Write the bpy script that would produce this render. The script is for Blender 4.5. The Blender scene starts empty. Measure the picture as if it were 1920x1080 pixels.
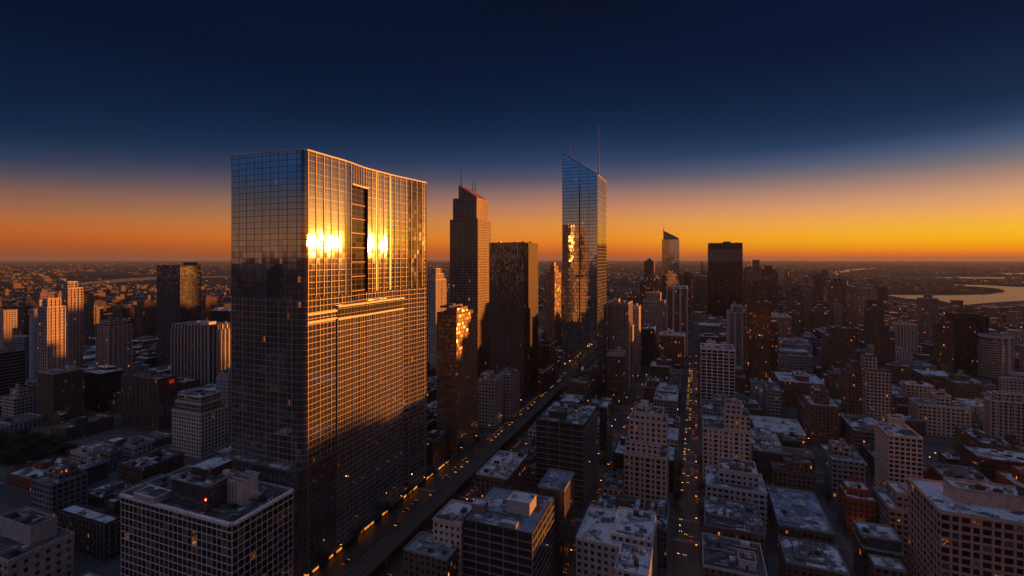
import bpy, math, random
from mathutils import Vector
random.seed(11)
S = bpy.context.scene
COL = S.collection
# ------------------------------------------------------------------ camera, sky, sun, exposure
HAZE_D = 2.5e-5
H, F, HZ = 171.0, 900.0, 486.0            # eye height (m), focal length in 1920-px units, horizon row
cd = bpy.data.cameras.new("camera"); cam = bpy.data.objects.new("camera", cd); COL.objects.link(cam)
cd.sensor_width = 36.0; cd.lens = 36.0 * F / 1920; cd.shift_y = -(540 - HZ) / 1920
cd.clip_start = 1.0; cd.clip_end = 200000.0
cam.location = (0, 0, H); cam.rotation_euler = (math.pi / 2, 0, 0)
S.camera = cam
SUN_AZ, SUN_EL = math.radians(61.6), math.radians(1.8)      # azimuth measured from the view axis (+Y) to the right
sun_dir = Vector((math.sin(SUN_AZ) * math.cos(SUN_EL), math.cos(SUN_AZ) * math.cos(SUN_EL), math.sin(SUN_EL)))
sl = bpy.data.lights.new("sun", 'SUN'); sl.energy = 5.0; sl.angle = math.radians(0.6); sl.color = (1.0, 0.31, 0.05)
so = bpy.data.objects.new("sun", sl); COL.objects.link(so)
so.rotation_euler = sun_dir.to_track_quat('Z', 'Y').to_euler(); so.location = (900, 500, 400)
S.view_settings.view_transform = 'Standard'; S.view_settings.look = 'None'
S.view_settings.exposure = 0.9; S.view_settings.gamma = 1.0; S.view_settings.use_curve_mapping = False
S.cycles.use_denoising = True
S.cycles.max_bounces = 6; S.cycles.diffuse_bounces = 2; S.cycles.glossy_bounces = 4; S.cycles.volume_bounces = 1
S.cycles.sample_clamp_indirect = 4.0
S.cycles.caustics_reflective = False; S.cycles.caustics_refractive = False


def lin(c):
    return tuple((x / 255 / 12.92) if x / 255 <= 0.04045 else ((x / 255 + 0.055) / 1.055) ** 2.4 for x in c)


class NT:
    """tiny node-tree writer"""
    def __init__(s, nt):
        s.t = nt; nt.nodes.clear()

    def n(s, kind, **kw):
        x = s.t.nodes.new(kind)
        for k, v in kw.items():
            setattr(x, k, v)
        return x

    def l(s, a, b):
        s.t.links.new(a, b)

    def put(s, sock, v):
        if isinstance(v, (int, float, tuple, list)):
            if isinstance(v, (tuple, list)) and sock.type == 'RGBA' and len(v) == 3:
                v = (*v, 1)
            sock.default_value = v
        elif v is not None:
            s.l(v, sock)

    def m(s, op, a, b=None, c=None):
        x = s.n('ShaderNodeMath', operation=op)
        s.put(x.inputs[0], a); s.put(x.inputs[1], b)
        if c is not None:
            s.put(x.inputs[2], c)
        return x.outputs[0]

    def vm(s, op, a, b=None, scale=None):
        x = s.n('ShaderNodeVectorMath', operation=op)
        s.put(x.inputs[0], a)
        if b is not None:
            s.put(x.inputs[1], b)
        if scale is not None:
            s.put(x.inputs['Scale'], scale)
        return x.outputs['Value'] if op in ('DOT_PRODUCT', 'LENGTH') else x.outputs[0]

    def mix(s, f, a, b, mode='MIX'):
        x = s.n('ShaderNodeMix', data_type='RGBA', blend_type=mode)
        s.put(x.inputs['Factor'], f); s.put(x.inputs['A'], a); s.put(x.inputs['B'], b)
        return x.outputs['Result']

    def mr(s, v, a, b, c=0.0, d=1.0, interp='LINEAR'):
        x = s.n('ShaderNodeMapRange', interpolation_type=interp)
        s.put(x.inputs[0], v); s.put(x.inputs[1], a); s.put(x.inputs[2], b); s.put(x.inputs[3], c); s.put(x.inputs[4], d)
        return x.outputs[0]

    def ramp(s, f, stops):
        x = s.n('ShaderNodeValToRGB'); e = x.color_ramp.elements
        while len(e) < len(stops):
            e.new(0.5)
        for k, (p, c) in enumerate(stops):
            e[k].position = p; e[k].color = (*c, 1)
        s.put(x.inputs[0], f)
        return x.outputs[0]

    def noise(s, vec, scale, detail=2.0, rough=0.5):
        x = s.n('ShaderNodeTexNoise'); x.inputs['Scale'].default_value = scale
        x.inputs['Detail'].default_value = detail; x.inputs['Roughness'].default_value = rough
        if vec is not None:
            s.l(vec, x.inputs['Vector'])
        return x.outputs['Fac']


W = bpy.data.worlds.new("World"); S.world = W; W.use_nodes = True
w = NT(W.node_tree)
tc = w.n('ShaderNodeTexCoord')
dirn = w.vm('NORMALIZE', tc.outputs['Generated'])
sep = w.n('ShaderNodeSeparateXYZ'); w.l(dirn, sep.inputs[0])
zf = w.m('MAXIMUM', sep.outputs['Z'], 0.0)
hor = w.vm('NORMALIZE', w.vm('MULTIPLY', dirn, (1, 1, 0)))
az = w.vm('DOT_PRODUCT', hor, (math.sin(SUN_AZ), math.cos(SUN_AZ), 0))


def skyramp(rows, cosaz, tail):
    st = [(0.0, lin(rows[0][1]))]
    for y, c in rows:
        t = (HZ - y) / F * cosaz
        st.append((math.sin(math.atan(t)), lin(c)))
    st += [(p, lin(c)) for p, c in tail]
    return w.ramp(zf, st)


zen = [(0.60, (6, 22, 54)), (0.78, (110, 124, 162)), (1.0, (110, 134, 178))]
r_mid = skyramp([(477, (203, 88, 36)), (449, (240, 137, 36)), (417, (226, 146, 66)), (384, (190, 130, 98)), (356, (145, 111, 105)),
                 (333, (92, 87, 102)), (301, (47, 66, 100)), (268, (25, 51, 86)), (231, (6, 38, 70)), (185, (1, 30, 60)), (116, (0, 22, 51)), (0, (0, 14, 36))], .963, zen)
r_left = skyramp([(477, (152, 76, 40)), (454, (178, 87, 32)), (430, (190, 100, 42)), (407, (176, 105, 60)), (380, (150, 100, 76)), (352, (120, 90, 82)),
                  (324, (80, 75, 86)), (296, (46, 60, 86)), (259, (20, 46, 76)), (222, (2, 36, 66)), (176, (1, 30, 60)), (0, (0, 15, 40))], .691, zen)
r_right = skyramp([(480, (238, 104, 4)), (467, (255, 146, 2)), (449, (255, 180, 4)), (426, (252, 186, 42)), (393, (241, 171, 90)), (361, (212, 156, 115)),
                   (324, (166, 131, 116)), (296, (116, 111, 116)), (259, (66, 86, 116)), (222, (26, 56, 91)), (176, (2, 39, 71)), (0, (0, 18, 48))], .691, zen)
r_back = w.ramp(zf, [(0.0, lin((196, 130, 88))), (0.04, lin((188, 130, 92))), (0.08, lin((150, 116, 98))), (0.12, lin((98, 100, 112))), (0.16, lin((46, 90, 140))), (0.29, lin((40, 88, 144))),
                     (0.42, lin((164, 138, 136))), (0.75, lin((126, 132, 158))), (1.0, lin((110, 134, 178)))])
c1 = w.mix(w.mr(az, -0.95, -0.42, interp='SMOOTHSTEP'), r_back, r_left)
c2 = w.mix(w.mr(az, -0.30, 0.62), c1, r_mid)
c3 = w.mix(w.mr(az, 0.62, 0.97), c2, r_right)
# the sun's own aureole
g = w.m('SUBTRACT', w.vm('DOT_PRODUCT', dirn, tuple(sun_dir)), 1.0)
wide = w.m('EXPONENT', w.m('MULTIPLY', g, 110.0))
mid_ = w.m('EXPONENT', w.m('MULTIPLY', g, 520.0))
core = w.m('EXPONENT', w.m('MULTIPLY', g, 6500.0))
low = w.mr(zf, 0.0, 0.02, 0.3, 1.0)
c4 = w.mix(1.0, c3, w.vm('SCALE', (0.95, 0.44, 0.06), scale=w.m('MULTIPLY', wide, low)), 'ADD')
c5 = w.mix(1.0, c4, w.vm('SCALE', (2.4, 1.1, 0.09), scale=mid_), 'ADD')
c6 = w.mix(1.0, c5, w.vm('SCALE', (7.0, 4.0, 1.0), scale=core), 'ADD')
# physical sky adds its own scattered light on top
sk = w.n('ShaderNodeTexSky', sky_type='NISHITA'); sk.sun_disc = False; sk.sun_elevation = SUN_EL; sk.sun_rotation = SUN_AZ
c7 = w.mix(1.0, c6, w.vm('SCALE', sk.outputs[0], scale=0.0006), 'ADD')
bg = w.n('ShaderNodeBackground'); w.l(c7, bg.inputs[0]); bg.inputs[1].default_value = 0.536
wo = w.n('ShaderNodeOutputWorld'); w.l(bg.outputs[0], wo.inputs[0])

# ------------------------------------------------------------------ city grid frame
AL = math.atan(345 / 900)                   # the streets run 21 degrees to the right of the view axis
CA, SA = math.cos(AL), math.sin(AL)


def W2G(X, Y): return X * CA - Y * SA, X * SA + Y * CA
def G2W(gx, gy): return gx * CA + gy * SA, -gx * SA + gy * CA
def proj(gx, gy, z=0.0):
    X, Y = G2W(gx, gy)
    return 960 + F * X / Y, HZ + F * (H - z) / Y, Y
def gp(px, py, z=0.0):                      # ground point seen at a pixel
    Y = F * (H - z) / (py - HZ)
    return W2G((px - 960) / F * Y, Y)
def zat(y, Y): return H - (y - HZ) / F * Y


class MB:
    def __init__(s):
        s.v, s.f, s.uv, s.mi = [], [], [], []

    def quad(s, pts, uvs=None, mi=0):
        b = len(s.v); s.v += [tuple(p) for p in pts]; s.f.append(tuple(range(b, b + len(pts)))); s.mi.append(mi)
        s.uv += uvs if uvs else [(p[0], p[1]) for p in pts]

    def prism(s, poly, z0, z1, mi=0, mt=None, us=None, top=True, close=True, bottom=False):
        n = len(poly); tops = z1 if isinstance(z1, (list, tuple)) else [z1] * n
        if us is None:
            us = [0.0]
            for k in range(n):
                a, b = poly[k], poly[(k + 1) % n]
                us.append(us[-1] + math.hypot(b[0] - a[0], b[1] - a[1]))
        for k in range(n if close else n - 1):
            a, b = poly[k], poly[(k + 1) % n]; ta, tb = tops[k], tops[(k + 1) % n]
            s.quad([(*a, z0), (*b, z0), (*b, tb), (*a, ta)], [(us[k], z0), (us[k + 1], z0), (us[k + 1], tb), (us[k], ta)], mi)
        if top:
            s.quad([(*p, t) for p, t in zip(poly, tops)], None, mi if mt is None else mt)
        if bottom:
            s.quad([(*p, z0) for p in reversed(poly)], None, mi)

    def box(s, x0, x1, y0, y1, z0, z1, mi=0, mt=None, top=True, bottom=False):
        s.prism([(x0, y0), (x1, y0), (x1, y1), (x0, y1)], z0, z1, mi, mt, top=top, bottom=bottom)

    def cyl(s, cx, cy, r0, r1, z0, z1, n=12, mi=0, mt=None):
        p0 = [(cx + r0 * math.cos(2 * math.pi * k / n), cy + r0 * math.sin(2 * math.pi * k / n)) for k in range(n)]
        p1 = [(cx + r1 * math.cos(2 * math.pi * k / n), cy + r1 * math.sin(2 * math.pi * k / n)) for k in range(n)]
        for k in range(n):
            j = (k + 1) % n; u0, u1 = 2 * math.pi * r0 * k / n, 2 * math.pi * r0 * (k + 1) / n
            s.quad([(*p0[k], z0), (*p0[j], z0), (*p1[j], z1), (*p1[k], z1)], [(u0, z0), (u1, z0), (u1, z1), (u0, z1)], mi)
        if r1 > 0.05:
            s.quad([(*p, z1) for p in p1], None, mi if mt is None else mt)

    def beam(s, a, b, t, mi=0):             # square bar between two points
        a, b = Vector(a), Vector(b); d = (b - a).normalized()
        u = d.cross(Vector((0, 0, 1)));  u = u.normalized() if u.length > 1e-4 else Vector((1, 0, 0)); v = d.cross(u)
        c = [(u + v) * t, (u - v) * t, (-u - v) * t, (-u + v) * t]
        for k in range(4):
            s.quad([a + c[k], a + c[(k + 1) % 4], b + c[(k + 1) % 4], b + c[k]], [(0, 0), (1, 0), (1, 1), (0, 1)], mi)
        s.quad([b + x for x in c], [(0, 0)] * 4, mi); s.quad([a + x for x in reversed(c)], [(0, 0)] * 4, mi)

    def mesh(s, name, mats):
        me = bpy.data.meshes.new(name); me.from_pydata(s.v, [], s.f)
        ul = me.uv_layers.new(name="UVMap"); flat = [c for uv in s.uv for c in uv]; ul.data.foreach_set('uv', flat)
        for m in mats:
            me.materials.append(m)
        me.polygons.foreach_set('material_index', s.mi); me.update()
        return me

    def build(s, name, mats, parent=None, loc=None):
        if not s.v:
            return None
        o = bpy.data.objects.new(name, s.mesh(name, mats if isinstance(mats, (list, tuple)) else [mats])); COL.objects.link(o)
        if parent: o.parent = parent
        if loc: o.location = loc
        return o


def tag(o, label=None, cat=None, group=None, kind=None):
    if label: o['label'] = label
    if cat: o['category'] = cat
    if group: o['group'] = group
    if kind: o['kind'] = kind
    return o
def thing(name, label, cat, g, z=0.0, group=None):
    o = bpy.data.objects.new(name, None); COL.objects.link(o); o.empty_display_size = 1
    o.location = (*G2W(*g), z); o.rotation_euler = (0, 0, -AL)
    return tag(o, label, cat, group)


# ------------------------------------------------------------------ materials
def newmat(name):
    m = bpy.data.materials.new(name); m.use_nodes = True; m.cycles.emission_sampling = 'NONE'
    return m, NT(m.node_tree)


def facade(name, wall, bay=3.2, flo=3.5, wu=.6, wv=.6, v0=.25, glass=(.012, .014, .018), lit=.05, e=1.0, rough=.07, jit=.006,
           wrough=.75, wmetal=0.0, gmetal=0.0, ior=1.5, gcol=None, var=.35, gap=0.0, major=0):
    m, n = newmat(name)
    uv = n.n('ShaderNodeUVMap'); sx = n.n('ShaderNodeSeparateXYZ'); n.l(uv.outputs[0], sx.inputs[0])
    rnd = n.n('ShaderNodeObjectInfo').outputs['Random']
    u = n.m('DIVIDE', sx.outputs[0], bay); v = n.m('DIVIDE', sx.outputs[1], flo)
    cu, cv, fu, fv = n.m('FLOOR', u), n.m('FLOOR', v), n.m('FRACT', u), n.m('FRACT', v)
    a = (1 - wu) / 2
    cw = n.n('ShaderNodeTexWhiteNoise', noise_dimensions='1D'); n.l(n.m('ADD', n.m('FLOOR', n.m('MULTIPLY', cu, .5)), n.m('MULTIPLY', rnd, 77.0)), cw.inputs['W'])
    a = n.m('MULTIPLY', n.mr(cw.outputs['Value'], 0, 1, .55, 1.25), a)
    inu = n.m('MULTIPLY', n.m('GREATER_THAN', fu, a), n.m('LESS_THAN', fu, n.m('SUBTRACT', 1.0, a)))
    inv = n.m('MULTIPLY', n.m('GREATER_THAN', fv, v0), n.m('LESS_THAN', fv, v0 + wv))
    mask = n.m('MULTIPLY', inu, inv)
    cb = n.n('ShaderNodeCombineXYZ'); n.l(n.m('ADD', cu, n.m('MULTIPLY', rnd, 913.0)), cb.inputs[0]); n.l(cv, cb.inputs[1])
    wn = n.n('ShaderNodeTexWhiteNoise', noise_dimensions='2D'); n.l(cb.outputs[0], wn.inputs['Vector'])
    sc = n.n('ShaderNodeSeparateColor'); n.l(wn.outputs['Color'], sc.inputs[0])
    # lit rooms come in clumps along a floor
    cl = n.n('ShaderNodeCombineXYZ'); n.l(n.m('MULTIPLY', n.m('ADD', cu, n.m('MULTIPLY', rnd, 913.0)), .13), cl.inputs[0]); n.l(n.m('MULTIPLY', cv, .73), cl.inputs[1])
    clump = n.mr(n.noise(cl.outputs[0], 1.0, 1.0), .50, .72)
    on = n.m('LESS_THAN', wn.outputs['Value'], n.m('MULTIPLY', n.m('ADD', n.m('MULTIPLY', clump, 4.5), .10), lit))
    fine = n.mr(n.noise(uv.outputs[0], 1.7, 2.0), .35, .75)
    st = n.m('MULTIPLY', n.m('MULTIPLY', on, n.m('ADD', n.m('MULTIPLY', n.m('POWER', sc.outputs[1], 4.0), 1.9), .07)), n.m('MULTIPLY', fine, e * .8))
    half = n.m('LESS_THAN', n.m('ABSOLUTE', n.m('SUBTRACT', fu, n.m('ADD', .3, n.m('MULTIPLY', sc.outputs[2], .4)))), n.m('ADD', .10, n.m('MULTIPLY', sc.outputs[0], .22)))
    st = n.m('MULTIPLY', st, n.m('ADD', n.m('MULTIPLY', half, 1.15), .08))
    ecol = n.mix(sc.outputs[0], (1.0, .24, .025), (1.0, .50, .15))
    geo = n.n('ShaderNodeNewGeometry')
    jn = n.vm('NORMALIZE', n.vm('ADD', geo.outputs['Normal'], n.vm('SCALE', n.vm('SUBTRACT', wn.outputs['Color'], (.5, .5, .5)), scale=jit * 2)))
    gl = n.n('ShaderNodeBsdfPrincipled')
    gv = n.m('ADD', n.m('MULTIPLY', sc.outputs[2], var), 1 - var / 2)
    gc = n.vm('SCALE', glass if gcol is None else gcol, scale=gv)
    if gcol is None: gc = n.mix(n.m('MULTIPLY', n.m('GREATER_THAN', sc.outputs[2], .80), n.m('GREATER_THAN', fv, n.m('ADD', .3, n.m('MULTIPLY', sc.outputs[0], .5)))), gc, (.11, .095, .085))
    n.put(gl.inputs['Base Color'], gc)
    gl.inputs['Metallic'].default_value = gmetal; gl.inputs['Roughness'].default_value = rough; gl.inputs['IOR'].default_value = ior
    n.l(jn, gl.inputs['Normal']); n.l(ecol, gl.inputs['Emission Color']); n.l(st, gl.inputs['Emission Strength'])
    wl = n.n('ShaderNodeBsdfPrincipled')
    st1 = n.mr(n.noise(n.vm('MULTIPLY', uv.outputs[0], (1.0, .18, 1.0)), .35, 4.0, .6), .3, .7, .78, 1.15)
    st2 = n.mr(rnd, 0, 1, .8, 1.15)
    n.put(wl.inputs['Base Color'], n.vm('SCALE', wall, scale=n.m('MULTIPLY', st1, st2)))
    wl.inputs['Roughness'].default_value = wrough; wl.inputs['Metallic'].default_value = wmetal
    mx = n.n('ShaderNodeMixShader'); n.l(mask, mx.inputs[0]); n.l(wl.outputs[0], mx.inputs[1]); n.l(gl.outputs[0], mx.inputs[2])
    o = n.n('ShaderNodeOutputMaterial'); n.l(mx.outputs[0], o.inputs[0])
    return m


def plain(name, col, rough=.75, metal=0.0, ns=.6, amt=.3, emit=None, es=0.0, var=.2):
    m, n = newmat(name)
    tcx = n.n('ShaderNodeTexCoord'); rnd = n.n('ShaderNodeObjectInfo').outputs['Random']
    b = n.n('ShaderNodeBsdfPrincipled')
    f = n.m('MULTIPLY', n.mr(n.noise(tcx.outputs['Object'], ns, 4.0, .6), .3, .7, 1 - amt, 1 + amt), n.mr(rnd, 0, 1, 1 - var, 1 + var))
    n.put(b.inputs['Base Color'], n.vm('SCALE', col, scale=f))
    b.inputs['Roughness'].default_value = rough; b.inputs['Metallic'].default_value = metal
    if emit:
        n.put(b.inputs['Emission Color'], emit); b.inputs['Emission Strength'].default_value = es
    o = n.n('ShaderNodeOutputMaterial'); n.l(b.outputs[0], o.inputs[0])
    return m


def roofmat(name, base, snow=(.56, .56, .60), lo=.42, hi=.55, scale=.11):
    m, n = newmat(name)
    tcx = n.n('ShaderNodeTexCoord'); rnd = n.n('ShaderNodeObjectInfo').outputs['Random']
    off = n.n('ShaderNodeCombineXYZ'); n.l(n.m('MULTIPLY', rnd, 300.0), off.inputs[0]); n.l(n.m('MULTIPLY', rnd, 170.0), off.inputs[1])
    p = n.vm('ADD', tcx.outputs['Object'], off.outputs[0])
    big = n.noise(p, scale, 5.0, .62); sm = n.noise(p, scale * 9, 3.0, .6)
    f = n.mr(n.m('ADD', big, n.m('MULTIPLY', n.m('SUBTRACT', sm, .5), .35)), lo, hi)
    # seams of the membrane sheets
    sx = n.n('ShaderNodeSeparateXYZ'); n.l(tcx.outputs['Object'], sx.inputs[0])
    seam = n.m('LESS_THAN', n.m('FRACT', n.m('DIVIDE', sx.outputs[0], 2.6)), .05)
    vs = n.n('ShaderNodeTexVoronoi', distance='CHEBYCHEV'); vs.inputs['Scale'].default_value = .11; n.l(p, vs.inputs['Vector'])
    vc = n.n('ShaderNodeSeparateColor'); n.l(vs.outputs['Color'], vc.inputs[0])
    sheet = n.mr(vc.outputs[0], 0, 1, .45, 1.7)
    big = n.m('ADD', big, n.m('MULTIPLY', n.m('SUBTRACT', vc.outputs[1], .5), .16))
    f = n.mr(n.m('ADD', big, n.m('MULTIPLY', n.m('SUBTRACT', sm, .5), .35)), lo, hi)
    base = n.vm('SCALE', base, scale=sheet)
    dark = n.vm('SCALE', base, scale=n.m('MULTIPLY', n.mr(sm, .3, .7, .55, 1.4), n.m('SUBTRACT', 1.0, n.m('MULTIPLY', seam, .4))))
    white = n.vm('SCALE', snow, scale=n.mr(sm, .3, .7, .55, 1.05))
    b = n.n('ShaderNodeBsdfPrincipled'); n.l(n.mix(f, dark, white), b.inputs['Base Color']); b.inputs['Roughness'].default_value = .85
    o = n.n('ShaderNodeOutputMaterial'); n.l(b.outputs[0], o.inputs[0])
    return m


M = {}
# curtain walls
M['mirror'] = facade('mirror_curtain_wall', (.03, .028, .028), 3.0, 3.3, .955, .93, .04, lit=.004, e=.6, rough=.03, jit=.0055, gmetal=.88, gcol=(.36, .36, .38), var=.22, wrough=.35, wmetal=.5)
M['mirror2'] = facade('pale_curtain_wall', (.05, .055, .06), 2.6, 4.0, .95, .88, .06, lit=.02, e=1.0, rough=.025, jit=.006, gmetal=.9, gcol=(.52, .54, .57), var=.25, wrough=.35, wmetal=.5)
M['slab_glass'] = facade('dark_slab_glass', (.02, .02, .022), 1.6, 3.6, .72, .95, .02, lit=.012, e=.7, rough=.12, jit=.03, gmetal=.6, gcol=(.24, .20, .17), ior=1.6, var=.6)
M['bronze'] = facade('bronze_glass', (.16, .10, .07), 2.2, 3.6, .74, .68, .15, lit=.03, e=.8, rough=.28, jit=.12, gmetal=.7, gcol=(.36, .25, .15), var=.7)
M['navy'] = facade('navy_glass', (.05, .045, .045), 2.8, 3.6, .86, .80, .08, lit=.012, e=.8, rough=.12, jit=.035, gmetal=.75, gcol=(.16, .17, .20), var=.5)
M['darkband'] = facade('dark_banded', (.030, .029, .031), 3.4, 3.8, .93, .60, .2, lit=.012, e=.8, rough=.1, jit=.008, gmetal=.3, gcol=(.03, .032, .04))
M['blackgrid'] = facade('black_steel_grid', (.028, .024, .022), 2.6, 3.6, .55, .62, .2, lit=.022, e=.9, jit=.02)
# masonry
M['beige'] = facade('beige_stone', (.45, .36, .31), 3.6, 3.5, .52, .55, .22, lit=.05)
M['beigegrid'] = facade('beige_grid', (.36, .29, .245), 3.0, 3.2, .66, .60, .18, lit=.04)
M['crown'] = facade('brown_stone_piers', (.24, .165, .12), 3.4, 3.6, .70, .72, .14, lit=.035, wrough=.6)
M['pink'] = facade('pink_granite', (.40, .27, .235), 3.6, 3.6, .6, .6, .2, lit=.03)
M['brown'] = facade('brown_brick', (.115, .078, .06), 3.0, 3.3, .42, .52, .25, lit=.07)
M['red'] = facade('red_brick', (.20, .065, .045), 3.0, 3.4, .40, .50, .25, lit=.05)
M['grey'] = facade('grey_concrete', (.20, .20, .215), 3.3, 3.5, .6, .52, .25, lit=.05)
M['palegrey'] = facade('pale_concrete', (.36, .34, .345), 3.4, 3.5, .55, .5, .25, lit=.04)
M['white'] = facade('white_grid', (.55, .50, .48), 4.2, 3.6, .68, .66, .16, lit=.05)
M['brownglass'] = facade('brown_glass_tower', (.10, .06, .042), 2.4, 3.2, .62, .66, .18, lit=.10, e=1.1, jit=.04, gmetal=.4, gcol=(.16, .11, .08), var=.7)
M['far'] = facade('distant_masonry', (.24, .175, .135), 4.0, 3.6, .5, .55, .22, lit=.07, e=1.0)
M['fardark'] = facade('distant_dark_glass', (.09, .07, .06), 3.2, 3.6, .72, .7, .15, lit=.06, e=1.0, jit=.03, gmetal=.3, gcol=(.08, .075, .07))
M['farbeige'] = facade('distant_beige', (.30, .235, .19), 4.0, 3.4, .5, .55, .22, lit=.05, e=1.0)
# roofs
M['r_snow'] = roofmat('snow_covered_roof', (.05, .05, .052), lo=.38, hi=.50)
M['r_patch'] = roofmat('patchy_snow_roof', (.05, .05, .055), lo=.52, hi=.60)
M['r_dark'] = roofmat('tar_roof', (.045, .045, .05), lo=.58, hi=.70)
M['r_blue'] = roofmat('wet_membrane_roof', (.10, .13, .18), lo=.55, hi=.72)
# plain
M['c_beige'] = plain('beige_trim', (.50, .41, .36)); M['c_pink'] = plain('pink_trim', (.42, .285, .25)); M['c_white'] = plain('white_trim', (.60, .55, .53))
M['c_grey'] = plain('grey_trim', (.19, .19, .20)); M['c_dark'] = plain('dark_trim', (.035, .034, .036)); M['c_brown'] = plain('brown_trim', (.12, .08, .06))
M['c_red'] = plain('red_trim', (.22, .05, .035)); M['c_pale'] = plain('pale_trim', (.36, .34, .345)); M['steel'] = plain('galvanised_steel', (.32, .32, .33), .45, .6)
M['alu'] = plain('aluminium_mullion', (.42, .36, .32), .5, .15, var=.02, amt=.1); M['alu2'] = plain('dull_mullion', (.11, .105, .105), .5, .2, var=.02, amt=.1)
M['pier_white'] = plain('white_marble_pier', (.62, .56, .53), .5); M['pier_black'] = plain('black_steel_pier', (.10, .062, .042), .5, .1)
M['pier_stone'] = plain('brown_stone_pier', (.20, .145, .105), .5); M['pier_crown'] = plain('copper_clad_pier', (.36, .24, .16), .6, .0)
M['copper'] = plain('red_roof_tile', (.22, .10, .06), .6); M['recess'] = plain('recess_panel', (.13, .07, .045), .35, .5); M['mirror_dark'] = facade('dark_curtain_wall', (.06, .055, .055), 3.0, 3.3, .95, .9, .05, lit=.002, e=.6, rough=.08, jit=.02, gmetal=.85, gcol=(.12, .11, .11), var=.5)
M['mast'] = plain('antenna_steel', (.05, .045, .045), .5, .5)
M['tank'] = plain('tank_timber', (.14, .10, .075))


def winmat(name, lit=.018, e=.75, col=(.014, .016, .02), rough=.06, metal=.0, tint=(1.0, .31, .05)):
    m, n = newmat(name)
    oi = n.n('ShaderNodeObjectInfo').outputs['Random']; geo = n.n('ShaderNodeNewGeometry')
    k = n.m('FRACT', n.m('ADD', n.m('MULTIPLY', oi, 7.31), geo.outputs['Random Per Island']))
    k2 = n.m('FRACT', n.m('MULTIPLY', k, 37.7)); k3 = n.m('FRACT', n.m('MULTIPLY', k, 91.3))
    tcx = n.n('ShaderNodeTexCoord')
    fine = n.mr(n.noise(n.vm('ADD', tcx.outputs['Object'], n.vm('SCALE', (50, 30, 70), scale=k)), 1.3, 2.0),   .48, .72)
    b = n.n('ShaderNodeBsdfPrincipled'); n.put(b.inputs['Base Color'], n.mix(n.m('GREATER_THAN', k3, .80), n.vm('SCALE', col, scale=n.m('ADD', .5, n.m('MULTIPLY', k3, 1.4))), n.vm('SCALE', (.16, .14, .125), scale=n.m('FRACT', n.m('MULTIPLY', k, 13.7)))))
    b.inputs['Roughness'].default_value = rough; b.inputs['Metallic'].default_value = metal
    n.put(b.inputs['Emission Color'], tint)
    n.l(n.m('MULTIPLY', n.m('MULTIPLY', n.m('LESS_THAN', k2, lit), n.m('ADD', .15, n.m('POWER', k3, 2.0))), n.m('MULTIPLY', fine, e * .8)), b.inputs['Emission Strength'])
    jn = n.vm('NORMALIZE', n.vm('ADD', geo.outputs['Normal'], n.vm('SCALE', n.vm('SUBTRACT', n.noise(tcx.outputs['Object'], .5), (.5, .5, .5)), scale=.02)))
    o = n.n('ShaderNodeOutputMaterial'); n.l(b.outputs[0], o.inputs[0])
    return m


M['win'] = winmat('window_glass'); M['win_red'] = winmat('window_glass_curtained', .03, .6, (.035, .010, .008), tint=(1.0, .25, .06))
M['win_lit'] = winmat('window_glass_often_lit', .022, .7)


def ground_material():
    m, n = newmat('city_ground')
    g_ = n.n('ShaderNodeNewGeometry'); P = g_.outputs['Position']
    big = n.noise(P, .0009, 5.0, .6); md = n.noise(n.vm('MULTIPLY', P, (1, .6, 1)), .006, 4.0, .65); sm = n.noise(P, .045, 3.0, .6)
    wood = n.mr(big, .42, .60)
    town = n.mix(n.mr(sm, .35, .68), (.030, .026, .025), (.20, .17, .16))
    field = n.mix(n.mr(md, .40, .62), (.022, .019, .015), (.085, .066, .05))
    near = n.mix(n.mr(n.noise(P, .12, 4.0, .6), .56, .64), (.022, .022, .023), (.10, .105, .115))
    dist = n.vm('LENGTH', P)
    c = n.mix(wood, field, town)
    c = n.mix(n.mr(dist, 700.0, 1500.0), near, c)
    b = n.n('ShaderNodeBsdfPrincipled'); n.l(c, b.inputs['Base Color']); b.inputs['Roughness'].default_value = 1.0; b.inputs['Specular IOR Level'].default_value = 0.0
    o = n.n('ShaderNodeOutputMaterial'); n.l(b.outputs[0], o.inputs[0])
    return m


M['ground'] = ground_material()
M['asphalt'] = plain('asphalt', (.032, .032, .034), .55, ns=.25); M['paving'] = plain('concrete_paving', (.045, .045, .048), .8, ns=.3)
M['paint'] = plain('road_paint', (.20, .20, .19)); M['deckm'] = plain('viaduct_concrete', (.15, .12, .10), .8, ns=.2); M['rail'] = plain('rail_steel', (.22, .17, .14), .35, .8)
M['track'] = plain('track_ballast', (.085, .066, .054), .9, ns=1.5)


def water_material():
    m, n = newmat('river_water')
    P = n.n('ShaderNodeNewGeometry').outputs['Position']
    bp = n.n('ShaderNodeBump'); bp.inputs['Strength'].default_value = .7; bp.inputs['Distance'].default_value = 1.0
    n.l(n.noise(P, .05, 3.0), bp.inputs['Height'])
    b = n.n('ShaderNodeBsdfPrincipled'); b.inputs['Base Color'].default_value = (.02, .025, .03, 1); b.inputs['Roughness'].default_value = .22; b.inputs['IOR'].default_value = 1.33
    n.l(bp.outputs[0], b.inputs['Normal'])
    o = n.n('ShaderNodeOutputMaterial'); n.l(b.outputs[0], o.inputs[0])
    return m


M['water'] = water_material()


def emitter(name, col, s, sample=False):
    m, n = newmat(name); e = n.n('ShaderNodeEmission'); e.inputs[0].default_value = (*col, 1); e.inputs[1].default_value = s
    o = n.n('ShaderNodeOutputMaterial'); n.l(e.outputs[0], o.inputs[0])
    if sample: m.cycles.emission_sampling = 'FRONT'
    return m


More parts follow.
